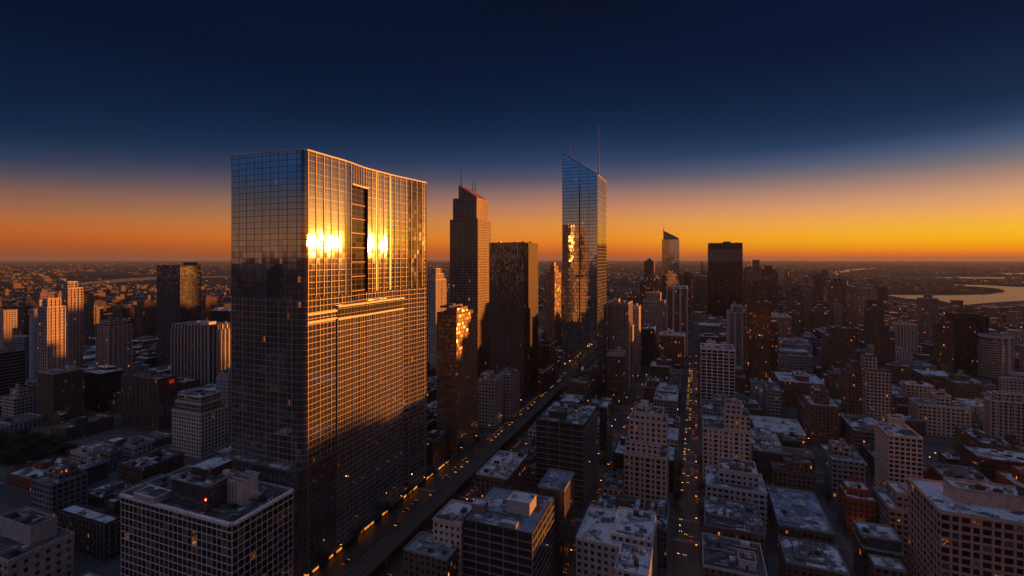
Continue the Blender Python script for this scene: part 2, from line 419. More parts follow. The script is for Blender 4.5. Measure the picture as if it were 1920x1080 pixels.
M['lamp'] = emitter('sodium_lamp', (1.0, .40, .07), 6.0); M['headlamp'] = emitter('headlamp', (1.0, .48, .12), 1.0); M['tail'] = emitter('tail_lamp', (1.0, .08, .015), .6)
M['farlamp'] = emitter('far_lamp', (1.0, .46, .11), 1.8); M['warm'] = emitter('warm_glow', (1.0, .30, .035), .55); M['redglow'] = emitter('red_sign_face', (1.0, .05, .02), .14)
M['redlamp'] = emitter('red_beacon', (1.0, .10, .02), 5.0)
M['car_paint'] = plain('car_paint', (.05, .05, .055), .3, .3, var=.8); M['car_glass'] = plain('car_glass', (.012, .013, .015), .1); M['rubber'] = plain('tyre_rubber', (.02, .02, .02))
M['bark'] = plain('tree_bark', (.045, .034, .026), .9); M['leaf'] = plain('winter_foliage', (.030, .030, .022), .9, amt=.5, ns=.4); M['leaf2'] = plain('evergreen_foliage', (.022, .034, .022), .9, amt=.5, ns=.4)
M['greyblue'] = plain('painted_tank', (.30, .32, .38), .6)

# ------------------------------------------------------------------ setting: ground, roads, pavements, water
gm = MB(); R = 60000.0
gm.quad([(R * math.cos(2 * math.pi * k / 64), R * math.sin(2 * math.pi * k / 64), 0) for k in range(64)])
tag(gm.build('ground', M['ground']), kind='structure')

STX = [(-1010, -996), (-926, -912), (-842, -828), (-758, -744), (-674, -660), (-590, -576), (-506, -492), (-422, -408), (-338, -324), (-266, -254), (-194, -140), (-79, -62), (-12, 3), (86, 98), (176, 190), (265, 279),
       (354, 368), (443, 457), (532, 546), (621, 635), (710, 724), (799, 813), (888, 902), (977, 991), (1066, 1080)]
STY = [(-40, -26), (74, 88), (186, 200), (312, 332), (432, 446), (546, 560), (660, 674), (774, 788), (888, 902), (1002, 1016), (1116, 1130)]


def inframe(gx, gy, pad=160, ymin=150):
    X, Y = G2W(gx, gy)
    if Y < ymin: return False
    px = 960 + F * X / Y
    return -pad < px < 1920 + pad


roads, pave, paint = MB(), MB(), MB()
for a, b in STX:
    roads.quad([(a, -60, .006), (b, -60, .006), (b, 1130, .006), (a, 1130, .006)])
for a, b in STY:
    for (s0, s1) in zip([(-1100, -1010)] + STX, STX + [(1080, 1100)]):
        roads.quad([(s0[1], a, .006), (s1[0], a, .006), (s1[0], b, .006), (s0[1], b, .006)])
BLOCKS = []
for (a, b) in zip(STX[:-1], STX[1:]):
    for (c, d) in zip(STY[:-1], STY[1:]):
        x0, x1, y0, y1 = a[1], b[0], c[1], d[0]
        BLOCKS.append((x0, x1, y0, y1))
        if any(inframe(x, y) for x in (x0, x1) for y in (y0, y1)):
            pave.box(x0 + .3, x1 - .3, y0 + .3, y1 - .3, 0.0, .15)
for (a, b) in STX:
    cx = (a + b) / 2
    for k in range(0, 110):
        y = 100 + k * 9.0
        if inframe(cx, y): paint.quad([(cx - .08, y, .014), (cx + .08, y, .014), (cx + .08, y + 4, .014), (cx - .08, y + 4, .014)])
    for c, d in STY:                        # zebra crossings
        if inframe(cx, c) and G2W(cx, c)[1] < 700:
            for q in range(int((b - a) / 1.1)):
                xx = a + .4 + q * 1.1
                for yy in (c - 4.0, d + .8):
                    paint.quad([(xx, yy, .014), (xx + .5, yy, .014), (xx + .5, yy + 3.2, .014), (xx, yy + 3.2, .014)])
for mb, nm, mt in ((roads, 'road', 'asphalt'), (pave, 'pavement', 'paving'), (paint, 'road_markings', 'paint')):
    o = mb.build(nm, M[mt]); o.rotation_euler = (0, 0, -AL); tag(o, kind='structure')


def water(pts, nm='river_water'):
    mb = MB(); q = []
    for px, py in pts:
        Y = F * H / (py - HZ); q.append(((px - 960) / F * Y, Y, .3))
    mb.quad(q); return tag(mb.build(nm, M['water']), kind='structure')


water([(1662, 553), (1760, 554), (1850, 552.5), (1886, 547.5), (1874, 541.5), (1840, 538), (1790, 535.5), (1790, 533.6), (1850, 535), (1900, 538), (2150, 541), (2150, 574), (1930, 563), (1880, 566), (1800, 572), (1760, 563), (1700, 560)])
water([(118, 533.5), (180, 527), (240, 522), (300, 519.2), (432, 517.5), (432, 519), (310, 522.5), (250, 526.5), (190, 532)])
water([(1560, 512.5), (1580, 506), (1606, 503.2), (1640, 503), (1600, 508), (1592, 512.5)])
water([(1745, 520.5), (1800, 519.4), (1930, 520), (1930, 522.2), (1800, 522)])
water([(1850, 512), (1990, 511), (1990, 514), (1880, 514.5)])

# ------------------------------------------------------------------ building kit
FOOT = []            # footprints (grid rect) already taken
ANCH = []            # (px, py, phrase) of the buildings other labels refer to


def rect_px(pxL, pxC, pxR, Y, lenU=None):
    X = (pxC - 960) / F * Y; cx, cy = W2G(X, Y)
    def alongx(px, sgn):
        k = (px - 960) / F
        return (X - k * Y) / (CA + k * SA) if sgn < 0 else (k * Y - X) / (CA + k * SA)
    def alongy(px):
        k = (px - 960) / F
        return (k * Y - X) / (SA - k * CA)
    if pxC < 1305:
        wd = alongx(pxL, -1); d = lenU or alongy(pxR)
        if lenU and proj(cx, cy + lenU)[0] > pxR + 4: d = max(7.0, alongy(pxR))      # the photo shows where the side face ends
        return cx - wd, cx, cy, cy + d
    wd = alongx(pxR, 1); d = lenU or alongy(pxL)
    if lenU and proj(cx, cy + lenU)[0] < pxL - 4: d = max(7.0, alongy(pxL))
    return cx, cx + wd, cy, cy + d


def ring(mb, x0, x1, y0, y1, z0, z1, t, mi=0, out=0.0):
    """a parapet / cornice as four butted boxes, open in the middle"""
    mb.box(x0 - out, x1 + out, y0 - out, y0 + t, z0, z1, mi, bottom=out > 0); mb.box(x0 - out, x1 + out, y1 - t, y1 + out, z0, z1, mi, bottom=out > 0)
    mb.box(x0 - out, x0 + t, y0 + t, y1 - t, z0, z1, mi, bottom=out > 0); mb.box(x1 - t, x1 + out, y0 + t, y1 - t, z0, z1, mi, bottom=out > 0)


def rooftop(t, x0, x1, y0, y1, z, trim, n_units=4, penthouse=True, tank=False, rng=random, wallm=None, busy=1.0):
    """plant on a roof: bulkhead, air units with fans, ducts, vents, a water tank"""
    wd, dp = x1 - x0, y1 - y0
    if wd < 7 or dp < 7: return
    used = []
    def spot(w_, d_):
        for _ in range(14):
            a = rng.uniform(x0 + 1, max(x0 + 1.01, x1 - 1 - w_)); b = rng.uniform(y0 + 1, max(y0 + 1.01, y1 - 1 - d_))
            if all(a + w_ < u[0] or a > u[1] or b + d_ < u[2] or b > u[3] for u in used):
                used.append((a - .4, a + w_ + .4, b - .4, b + d_ + .4)); return a, b
        return None
    if penthouse:
        w_, d_, h_ = wd * rng.uniform(.22, .4), dp * rng.uniform(.22, .4), rng.uniform(3, 5.5)
        s = spot(w_, d_)
        if s:
            mb = MB(); mb.box(s[0], s[0] + w_, s[1], s[1] + d_, z, z + h_, 0, 1)
            p = mb.build('stair_bulkhead', [wallm or trim, rng.choice([M['r_patch'], M['r_snow'], M['r_dark']])], t)
            mb = MB(); ring(mb, s[0], s[0] + w_, s[1], s[1] + d_, z + h_ - .1, z + h_ + .45, .22, out=.06); mb.build('parapet', trim, p)
            mb = MB(); mb.box(s[0] + w_ * .4, s[0] + w_ * .4 + 1.0, s[1] - .05, s[1] + .1, z, z + 2.1); mb.build('door', M['c_dark'], p)
    for _ in range(n_units):
        w_, d_, h_ = rng.uniform(1.6, 4.2), rng.uniform(1.4, 3.4), rng.uniform(1.1, 2.3)
        s = spot(w_, d_)
        if not s: continue
        mb = MB(); mb.box(s[0], s[0] + w_, s[1], s[1] + d_, z + .25, z + h_, bottom=True)
        for fx in (.12, .88):
            mb.box(s[0] + w_ * fx - .12, s[0] + w_ * fx + .12, s[1] + .1, s[1] + d_ - .1, z, z + .25, top=False)
        nf = max(1, int(w_ / 1.5)); r = min(.6, d_ * .32)
        for q in range(nf):
            mb.cyl(s[0] + (q + .5) * w_ / nf, s[1] + d_ / 2, r, r * .9, z + h_, z + h_ + .25, 8)
        mb.build('air_unit', rng.choice([M['steel'], M['c_grey'], M['c_pale'], M['c_dark']]), t)
    if busy > .5 and G2W(*t.get('_g', (0, 300)))[1] < 425:
        for _ in range(int(1 + 2 * busy)):
            s = spot(rng.uniform(3, min(14, wd * .5)), .7)
            if s:
                mb = MB(); u = used[-1]; mb.box(u[0] + .4, u[1] - .4, u[2] + .4, u[3] - .4, z + .3, z + .9, bottom=True); mb.build('duct', M['steel'], t)
        for _ in range(int(2 * busy)):
            s = spot(.5, .5)
            if s: mb = MB(); mb.cyl(s[0] + .25, s[1] + .25, .2, .18, z, z + rng.uniform(.8, 1.8), 6); mb.build('vent_pipe', M['steel'], t)
        for _ in range(int(2 * busy)):
            s = spot(rng.uniform(1.5, 4), rng.uniform(1.5, 3))
            if s:
                mb = MB(); u = used[-1]; a0, a1, b0, b1 = u[0] + .4, u[1] - .4, u[2] + .4, u[3] - .4
                mb.prism([(a0, b0), (a1, b0), (a1, b1), (a0, b1)], z, [z + .4, z + .4, z + 1.0, z + 1.0]); mb.build('skylight', M['car_glass'], t)
    if tank:
        s = spot(3.4, 3.4)
        if s:
            cx, cy = s[0] + 1.7, s[1] + 1.7; mb = MB()
            mb.cyl(cx, cy, 1.55, 1.45, z + 3.0, z + 6.6, 12); mb.cyl(cx, cy, 1.65, .04, z + 6.6, z + 7.9, 12)
            o = mb.build('water_tank', M['tank'], t); mb = MB()
            for a in (-1, 1):
                for b in (-1, 1): mb.beam((cx + a, cy + b, z), (cx + a, cy + b, z + 3.0), .12)
            mb.beam((cx - 1, cy - 1, z + .4), (cx + 1, cy - 1, z + 2.8), .07); mb.beam((cx + 1, cy + 1, z + .4), (cx + 1, cy - 1, z + 2.8), .07)
            mb.build('tank_stand', M['c_dark'], o)


def frame_faces(mb, x0, x1, y0, y1, z0, z1, sp=0, pw=.6, pd=.4, flo=0, bh=.8, bd=.3, faces='FRLB', skip_top=0):
    """piers every sp metres and spandrel bands every flo metres standing proud of the four faces"""
    for f in faces:
        L = (x1 - x0) if f in 'FB' else (y1 - y0)
        def put(a, b, za, zb, d):
            a = max(a, -d + .004 if f in 'FB' else .004); b = min(b, L + d - .004 if f in 'FB' else L - .004)
            if f == 'F': mb.box(x0 + a, x0 + b, y0 - d, y0 + .05, za, zb, bottom=True)
            elif f == 'B': mb.box(x0 + a, x0 + b, y1 - .05, y1 + d, za, zb, bottom=True)
            elif f == 'R': mb.box(x1 - .05, x1 + d, y0 + a, y0 + b, za, zb, bottom=True)
            else: mb.box(x0 - d, x0 + .05, y0 + a, y0 + b, za, zb, bottom=True)
        if sp:
            n = max(1, round(L / sp))
            for k in range(n + 1):
                c = k * L / n
                put(c - pw / 2, c + pw / 2, z0, z1, pd)
        if flo:
            z = z1 - flo
            while z > z0:
                put(-.0, L, z, z + bh, bd); z -= flo


def punched(t, x0, x1, y0, y1, z0, z1, wall, win, bay=3.6, flo=3.5, wu=.6, wv=.6, dep=.4, faces='FR', zmin=0.0, alt=0.0):
    """real window openings: piers and spandrels in front of a set-back core, every window an object of its own (100 nearest), the rest one part"""
    mb = MB(); wins = []
    mb.box(x0 + dep, x1 - dep, y0 + dep, y1 - dep, z0, z1 - .05, 0)
    for f in 'FRLB':
        L = (x1 - x0) if f in 'FB' else (y1 - y0); n = max(1, round(L / bay)); bw = L / n; pw = bw * (1 - wu)
        def put(a, b, za, zb, d0, d1, tgt):
            if f == 'F': tgt.box(x0 + a, x0 + b, y0 + d0, y0 + d1, za, zb, bottom=True)
            elif f == 'B': tgt.box(x0 + a, x0 + b, y1 - d1, y1 - d0, za, zb, bottom=True)
            elif f == 'R': tgt.box(x1 - d1, x1 - d0, y0 + a, y0 + b, za, zb, bottom=True)
            else: tgt.box(x0 + d0, x0 + d1, y0 + a, y0 + b, za, zb, bottom=True)
        if f not in faces:
            put(.003 if f in 'RL' else 0, L - (.003 if f in 'RL' else 0), z0, z1, 0, dep + .02, mb); continue
        e0 = .003 if f in 'RL' else 0.0
        span = [(k * bw + pw / 2 * (1 + alt if k % 2 else 1 - alt), (k + 1) * bw - pw / 2 * (1 + alt if k % 2 else 1 - alt)) for k in range(n)]
        for k in range(n + 1):
            put(span[k - 1][1] if k else e0, span[k][0] if k < n else L - e0, z0, z1, 0, dep + .02, mb)
        nf = int((z1 - zmin) / flo)
        for q in range(nf + 1):
            zt = z1 - q * flo; sb = flo * (1 - wv)
            put(e0 + .01, L - e0 - .01, max(z0, zt - sb), zt - .01, .04, dep + .02, mb)
            for k in range(n):
                if zt - flo < z0: continue
                wins.append((f, *span[k], zt - flo, zt - sb))
    mb.build('wall', wall, t)
    for zc, hc, oc in ((z1 - flo * 1.02, .35, .16), (z1 - .35, .5, .28), (z1 - flo * 6.02, .3, .12), (max(z0, z1 - flo * 11.02), .3, .12)):
        if zc > z0 + 4:
            cm_ = MB(); ring(cm_, x0, x1, y0, y1, zc, zc + hc, .02, out=oc); cm_.build('string_course', wall, t)
    tx, ty = t['_g']
    def mid(wd):
        f, a, b, za, zb = wd; c = (a + b) / 2
        lx, ly = {'F': (x0 + c, y0), 'B': (x0 + c, y1), 'R': (x1, y0 + c), 'L': (x0, y0 + c)}[f]
        return lx, ly, (za + zb) / 2
    def key(wd):
        lx, ly, z = mid(wd); px, py, Y = proj(tx + lx, ty + ly, z)
        vis = -20 < px < 1940 and py < 1090
        return (0 if vis else 1, Y if wd[0] == 'F' else Y * 1.15)
    wins.sort(key=key)
    cache = {}; rest = MB()
    for k, wd in enumerate(wins):
        f, a, b, za, zb = wd; lx, ly, z = mid(wd); ww, hh = b - a, zb - za
        def geo(m2, cx, cy, cz):
            d = dep - .03
            ww2, hh2 = ww / 2 + .02, hh / 2 + .01
            if f == 'F': m2.box(cx - ww2, cx + ww2, cy + d - .08, cy + d + .06, cz - hh2, cz + hh2)
            elif f == 'B': m2.box(cx - ww2, cx + ww2, cy - d - .06, cy - d + .08, cz - hh2, cz + hh2)
            elif f == 'R': m2.box(cx - d - .06, cx - d + .08, cy - ww2, cy + ww2, cz - hh2, cz + hh2)
            else: m2.box(cx + d - .08, cx + d + .06, cy - ww2, cy + ww2, cz - hh2, cz + hh2)
        if k < 100 and key(wd)[0] == 0:
            kk = (f, round(ww, 3), round(hh, 3))
            if kk not in cache:
                m2 = MB(); geo(m2, 0, 0, 0); cache[kk] = m2.mesh('window', [win])
            o = bpy.data.objects.new('window', cache[kk]); COL.objects.link(o); o.parent = t; o.location = (lx, ly, z)
        else:
            geo(rest, lx, ly, z)
    o = rest.build('window', win, t)
    if o: o['kind'] = 'stuff'


def building(name, label, cat, rect, ztop, wall, trim, roof='r_patch', tiers=(), units=4, penthouse=True, tank=False, relief=None, parapet=.9,
             anchor=None, pun=None, rng=random, busy=1.0, group=None, take=True, upper=None):
    x0, x1, y0, y1 = rect
    t = thing(name, label, cat, (x0, y0), group=group); t['_g'] = (x0, y0)
    wd, dp = x1 - x0, y1 - y0
    vols = [(0, wd, 0, dp, 0.0, ztop)]
    for tr in tiers:
        a, b, c, d, zt = tr[:5]; zb = tr[5] if len(tr) > 5 else vols[-1][5]
        vols.append((a * wd, b * wd, c * dp, d * dp, zb, zt))
    wm, rm, pm, fm = MB(), MB(), MB(), MB()
    for k, (a, b, c, d, z0, z1) in enumerate(vols):
        if not (pun and k == 0):
            wm.box(a, b, c, d, z0, z1 - .02, 0, top=False)
        rm.quad([(a + .02, c + .02, z1 - .03 if not pun else z1 - .02), (b - .02, c + .02, z1 - .03), (b - .02, d - .02, z1 - .03), (a + .02, d - .02, z1 - .03)])
        if parapet: ring(pm, a, b, c, d, z1 - .25, z1 + parapet, .35, out=.05 if not pun else .04)
        if relief: frame_faces(fm, a, b, c, d, z0, z1 - .3, **{q: v for q, v in relief.items() if q != 'mat'})
    if wm.v: wm.build('wall' if not pun else 'upper_storey', M[upper or wall], t)
    rm.build('roof', M[roof], t)
    if parapet: pm.build('parapet', M[trim], t)
    if relief: fm.build('facade_frame', relief['mat'], t)
    if pun:
        p = dict(pun); punched(t, 0, wd, 0, dp, 0.0, ztop, p.pop('wall', M[trim]), p.pop('win'), **p)
    a, b, c, d, z0, z1 = vols[-1]
    rooftop(t, a + .8, b - .8, c + .8, d - .8, z1 - .03, M[trim], units, penthouse, tank, rng, busy=busy)
    if tiers and units:
        a2, b2, c2, d2 = vols[0][:4]
        if c > 5: rooftop(t, a2 + .8, b2 - .8, c2 + .8, c - .5, ztop - .03, M[trim], 2, False, False, rng, busy=.4)
    if take: FOOT.append(rect)
    if anchor:
        px, py, Y = proj((x0 + x1) / 2, y0, 0); ANCH.append((px, min(py, 1060), anchor))
    return t


def hero(name, label, cat, px, wall, trim, lenU=None, tiers=(), ground=0.0, **kw):
    pxL, pxC, pxR, yt, Y = px
    r = rect_px(pxL, pxC, pxR, Y, lenU)
    tt = []
    for tr in tiers:
        a, b, c, d, y = tr[:5]
        Yc = G2W(r[0] + (b if pxC < 1305 else a) * (r[1] - r[0]), r[2] + c * (r[3] - r[2]))[1]
        tt.append((a, b, c, d, zat(y, Yc)) + ((zat(tr[5], Yc),) if len(tr) > 5 else ()))
    return building(name, label, cat, r, zat(yt, Y), wall, trim, tiers=tt, **kw)


def mast(t, x, y, z0, z1, r=.45, nm='antenna'):
    mb = MB(); h = z1 - z0
    mb.cyl(x, y, r * 2.2, r * 1.6, z0, z0 + h * .1, 8); mb.cyl(x, y, r * 1.2, r * .8, z0 + h * .1, z0 + h * .45, 8); mb.cyl(x, y, r * .7, r * .25, z0 + h * .45, z1, 8)
    return mb.build(nm, M['mast'], t)
_hero = hero
def hero(name, label, cat, px, wall, trim, lenU=None, tiers=(), **kw):
    r = rect_px(*px[:3], px[4], lenU); out = []
    for tr in tiers:
        if tr[0] == 'px':
            q = rect_px(*tr[1:4], tr[4], tr[6] if len(tr) > 6 else None); W_, D_ = r[1] - r[0], r[3] - r[2]
            out.append((max(.02, (q[0] - r[0]) / W_), min(.98, (q[1] - r[0]) / W_), max(.02, (q[2] - r[2]) / D_), min(.98, (q[3] - r[2]) / D_), tr[5]))
        else: out.append(tr)
    return _hero(name, label, cat, px, wall, trim, lenU, out, **kw)


# ---------------------------------------------------------------- the large mirror-glass tower
def main_tower():
    g0 = (-194.7, 192.7); t = thing('glass_skyscraper', 'huge mirror glass tower with a concave side blazing with reflected sunset', 'skyscraper', g0)
    ZT = 229.7
    pts = [(434, 293), (500, 285.2), (538, 281.4), (553, 280.2), (564, 280.0), (571, 280.3), (576, 280.9), (588, 284.4), (600, 287.9), (612, 291.4), (625, 295.1), (640, 299.3), (648, 301.6), (660, 305.9), (680, 313.4),
           (690, 316.5), (700, 319.1), (706, 320.7), (712, 322.3), (725, 325.6), (732, 327.5), (737, 328.7), (750, 331.7), (765, 335.1), (782, 338.8), (794, 341.4), (798, 342.3), (800, 343.6)]
    P = []
    for px, y in pts:
        Y = (ZT - H) * F / (HZ - y); gx, gy = W2G((px - 960) / F * Y, Y); P.append((gx - g0[0], gy - g0[1]))
    nvis = len(P)
    back = [(P[-1][0] - 6, P[-1][1] + 3), (P[-1][0] - 50, P[-1][1] + 1), (P[0][0] + .2, P[-1][1] - 6)]
    poly = P + back
    n = len(poly); us = [0.0]
    for k in range(n):
        a, b = poly[k], poly[(k + 1) % n]; us.append(us[-1] + math.hypot(b[0] - a[0], b[1] - a[1]))
    iA, iB = [p[0] for p in pts].index(660), [p[0] for p in pts].index(690)
    zs0, zs1 = 145.0, 217.0
    mb = MB()
    mb.prism(poly, 0, zs0, 0, us=us, top=False); mb.prism(poly, zs1, ZT, 0, us=us, top=False)
    pa, pb = poly[iA], poly[iB]; dx, dy = pb[0] - pa[0], pb[1] - pa[1]; L = math.hypot(dx, dy); nx, ny = -dy / L, dx / L      # into the building
    for k in range(n):
        if iA <= k < iB: continue
        a, b = poly[k], poly[(k + 1) % n]
        mb.quad([(*a, zs0), (*b, zs0), (*b, zs1), (*a, zs1)], [(us[k], zs0), (us[k + 1], zs0), (us[k + 1], zs1), (us[k], zs1)], 0)
    wl = mb.build('curtain_wall', [M['mirror'], M['mirror_dark']], t)
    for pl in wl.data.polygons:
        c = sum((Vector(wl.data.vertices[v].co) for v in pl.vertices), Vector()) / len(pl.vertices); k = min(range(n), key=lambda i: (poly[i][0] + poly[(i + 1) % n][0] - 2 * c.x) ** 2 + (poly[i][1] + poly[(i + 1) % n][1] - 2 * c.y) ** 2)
        if k < nvis and 765 <= pts[k][0] < 794 and c.z > 100: pl.material_index = 1  # upper panes near the far end get the darker glass
    mb = MB(); D = 1.7; ia, ib = (pa[0] + nx * D, pa[1] + ny * D), (pb[0] + nx * D, pb[1] + ny * D)
    for a, b, q_ in ((pa, ia, 0), (ia, ib, 1), (ib, pb, 0)):
        mb.quad([(*a, zs0), (*b, zs0), (*b, zs1), (*a, zs1)], [(0, zs0), (8, zs0), (8, zs1), (0, zs1)], q_)
    mb.quad([(*pa, zs0), (*pb, zs0), (*ib, zs0), (*ia, zs0)]); mb.quad([(*pa, zs1), (*ia, zs1), (*ib, zs1), (*pb, zs1)])
    for z in range(151, 214, 9):
        mb.quad([(ia[0] - nx * .3, ia[1] - ny * .3, z), (ib[0] - nx * .3, ib[1] - ny * .3, z), (ib[0] - nx * .3, ib[1] - ny * .3, z + .5), (ia[0] - nx * .3, ia[1] - ny * .3, z + .5)])
    mb.build('recessed_slot', [M['recess'], M['mirror_dark']], t)
    # mullions: path helpers
    def at(s):
        k = 0
        while k < nvis - 2 and us[k + 1] < s: k += 1
        a, b = poly[k], poly[k + 1]; f = (s - us[k]) / (us[k + 1] - us[k]); tx, ty = (b[0] - a[0]), (b[1] - a[1]); l = math.hypot(tx, ty)
        return a[0] + tx * f, a[1] + ty * f, tx / l, ty / l
    def upright(m, s, w_, d, z0, z1, inn=.1):
        x, y, tx, ty = at(s); ox, oy = ty, -tx
        q = [(x - tx * w_ / 2 - ox * inn, y - ty * w_ / 2 - oy * inn), (x - tx * w_ / 2 + ox * d, y - ty * w_ / 2 + oy * d), (x + tx * w_ / 2 + ox * d, y + ty * w_ / 2 + oy * d), (x + tx * w_ / 2 - ox * inn, y + ty * w_ / 2 - oy * inn)]
        m.prism(q, z0, z1)
    def ribbon(m, i0, i1, z0, z1, d):
        out = []
        for k in range(i0, i1 + 1):
            a, b = poly[max(k - 1, 0)], poly[min(k + 1, nvis - 1)]; tx, ty = b[0] - a[0], b[1] - a[1]; l = math.hypot(tx, ty)
            out.append((poly[k][0] + ty / l * d, poly[k][1] - tx / l * d))
        for k in range(i1 - i0):
            a, b, c, e = out[k], out[k + 1], poly[i0 + k], poly[i0 + k + 1]
            m.quad([(*a, z0), (*b, z0), (*b, z1), (*a, z1)]); m.quad([(*a, z1), (*b, z1), (*e, z1), (*c, z1)]); m.quad([(*c, z0), (*e, z0), (*b, z0), (*a, z0)])
    s0, s1 = us[0], us[nvis - 1]; ic = 6; sc = us[ic]
    mv = MB(); mu = MB(); s = s0 + .2; k = 0
    while s < s1:
        big = k % 3 == 0
        right = s > sc
        upright(mv, s, .26 if big else .09, .28 if big else .1, 0, 150)
        if not (us[iA] + .5 < s < us[iB] - .5):
            (upright(mv, s, .34, .36, 150.05, ZT) if right and k % 2 == 0 else upright(mu, s, .11, .08, 150.05, ZT) if k % 2 == 0 else None)
        else: upright(mv, s, .3, .3, zs1 + .1, ZT)
        s += 3.0; k += 1
    mv.build('vertical_mullions', M['alu'], t); mu.build('dark_mullions', M['c_dark'], t)
    mh = MB(); mu = MB(); z = 3.3; k = 0
    while z < ZT - 2:
        if z < 150: ribbon(mh, 0, nvis - 1, z - .11, z + .11, .14)
        elif k % 2 == 0 and z < zs1:
            ribbon(mu, 0, iA, z - .045, z + .045, .06); ribbon(mu, iB, nvis - 1, z - .045, z + .045, .06)
        elif k % 2 == 0: ribbon(mu, 0, nvis - 1, z - .045, z + .045, .06)
        z += 3.3; k += 1
    mh.build('floor_bands', M['alu'], t); mu.build('dark_floor_joints', M['c_dark'], t)
    mp = MB()
    ribbon(mp, 0, nvis - 1, ZT - .35, ZT + .4, .32); mp.build('coping', M['alu'], t)
    for i0, i1, za, zb, d in ((iA, iB, zs1 - .6, zs1 + .5, .55), (ic, iA - 2, 136.0, 137.2, .5), (ic, iA - 2, 140.5, 141.5, .5)):
        mp = MB(); ribbon(mp, i0, i1, za, zb, d); mp.build('band_course', M['alu'], t)
    for px in (706, 732):
        q = min(range(nvis), key=lambda i: abs(pts[i][0] - px)); mb = MB(); upright(mb, us[q], .9, .14, 150, ZT - .5); mb.build('dark_reveal', M['recess'], t)
    rf = MB(); rf.quad([(*p, ZT - 1.2) for p in poly]); rf.build('roof', M['r_dark'], t)
    # lower bay on the straight street line, with its bright ledge
    y0, y1 = 224.3 - g0[1], 290.7 - g0[1]; bx = 0.0
    mb = MB(); mb.prism([(-9, y0), (bx, y0), (bx, y1), (-9, y1)], 0, 143.0, 0, 1, us=[0, 9, 9 + y1 - y0, 18 + y1 - y0, 30 + y1 - y0])
    b = mb.build('projecting_bay', [M['mirror'], M['r_dark']], t)
    mb = MB(); k = 0; y = y0
    while y <= y1 + .1:
        mb.box(bx - .05, bx + (.34 if k % 3 == 0 else .14), y - .08, y + .08, 0, 135.5); y += (y1 - y0) / 30; k += 1
    mb.build('vertical_mullions', M['alu'], b)
    mb = MB(); z = 3.3
    while z < 135: mb.box(bx - .05, bx + .14, y0, y1, z - .12, z + .12, bottom=True); z += 3.3
    mb.build('floor_bands', M['alu'], b)
    mb = MB(); mb.box(bx - 8, bx + 1.3, y0 - .4, y1 + .4, 143.0, 144.0, bottom=True); mb.build('metal_ledge', M['alu'], b)
    mb = MB(); mb.box(bx - .05, bx + .9, y0 - .2, y1 + .2, 135.6, 136.5, bottom=True); mb.build('metal_ledge', M['alu'], b)
    # podium round the near corner
    mb = MB(); px0, py1 = -58, y0 - .05
    mb.prism([(px0, 0), (-2.0, 0), (-.6, .5), (0, 2.0), (0, py1), (-12, py1), (-12, 14), (px0, 14)], 0, 59.6, 0, 1)
    p = mb.build('podium', [M['mirror'], M['r_patch']], t)
    mb = MB(); y = 2.0
    while y < py1:
        mb.box(-.05, .28, y - .12, y + .12, 0, 59.3); y += 3.0
    x = px0 + .5
    while x < -2: mb.box(x - .12, x + .12, -.28, .05, 0, 59.3); x += 3.0
    z = 3.3
    while z < 59: mb.box(-.05, .2, 2.0, py1, z - .2, z + .2, bottom=True); mb.box(px0, -2.0, -.2, .05, z - .2, z + .2, bottom=True); z += 3.3
    mb.build('mullion_grid', M['alu2'], p)
    mb = MB(); mb.prism([(px0, -.35), (-2.0, -.35), (.35, 2.0), (.35, py1), (-.3, py1), (-.3, 2.2), (-2.2, .3), (px0, .3)], 59.2, 60.3, bottom=True); mb.build('coping', M['alu2'], p)
    # glass canopy and lit shop fronts along the street
    mb = MB(); mb.box(0.3, 4.2, 4, 168, 5.4, 5.8, bottom=True); mb.build('canopy', M['c_dark'], t)
    for k in range(26):
        if k % 4 == 2 or k in (5, 12, 13, 19): continue
        mb = MB(); mb.box(.25, .32, 6 + k * 6.2, 9.2 + k * 6.2 + (k % 3), .6, 4.2, bottom=True); mb.build('shop_front', M['warm'], t)
    FOOT.append((g0[0] + P[0][0] - 8, g0[0] + 2, g0[1] - 2, g0[1] + P[-1][1] + 4)); ANCH.append((620, 1050, 'huge mirror glass tower'))
main_tower()

# ---------------------------------------------------------------- bottom left
WHITE = dict(win=M['win_lit'], bay=3.3, flo=3.6, wu=.91, wv=.885, dep=.35, zmin=4)
wt = hero('apartment_tower', 'white gridded glass apartment block with a dark glass penthouse, lower left corner', 'apartment block', (226, 435, 550, 985, 215), 'white', 'c_white', roof='r_dark',
          pun=dict(WHITE, wall=M['c_white']), units=0, penthouse=False, anchor='white gridded apartment block', parapet=1.0)
def on_white(px, z0, z1, name, mat, roofm='r_patch', lenU=None, trim=None):
    q = rect_px(*px, lenU=lenU); gx, gy = wt['_g']; mb = MB(); a, b, c, d = q[0] - gx, q[1] - gx, q[2] - gy, q[3] - gy
    mb.box(a, b, c, d, z0, z1, 0, 1); o = mb.build(name, [mat, M[roofm]], wt)
    mb = MB(); ring(mb, a, b, c, d, z1 - .1, z1 + .5, .25, out=.05); mb.build('parapet', trim or M['c_grey'], o)
    return o, (a, b, c, d)
pen, q = on_white((322, 387, 450, 226), 51.9, 63.5, 'glass_penthouse', M['navy'], 'r_patch', 27)
mb = MB(); frame_faces(mb, *q, 51.9, 63.3, sp=2.6, pw=.15, pd=.1); mb.build('mullion_grid', M['alu2'], pen)
mb = MB(); mb.box(q[0] + 4, q[0] + 16, q[2] + 7, q[2] + 20, 63.45, 67.5, 0, 1); mb.build('plant_room', [M['c_dark'], M['r_snow']], pen)
mb = MB(); mb.cyl(q[1] - .2, q[2] - .2, .35, .35, 57.4, 58.2, 8); mb.build('red_beacon', M['redlamp'], pen)
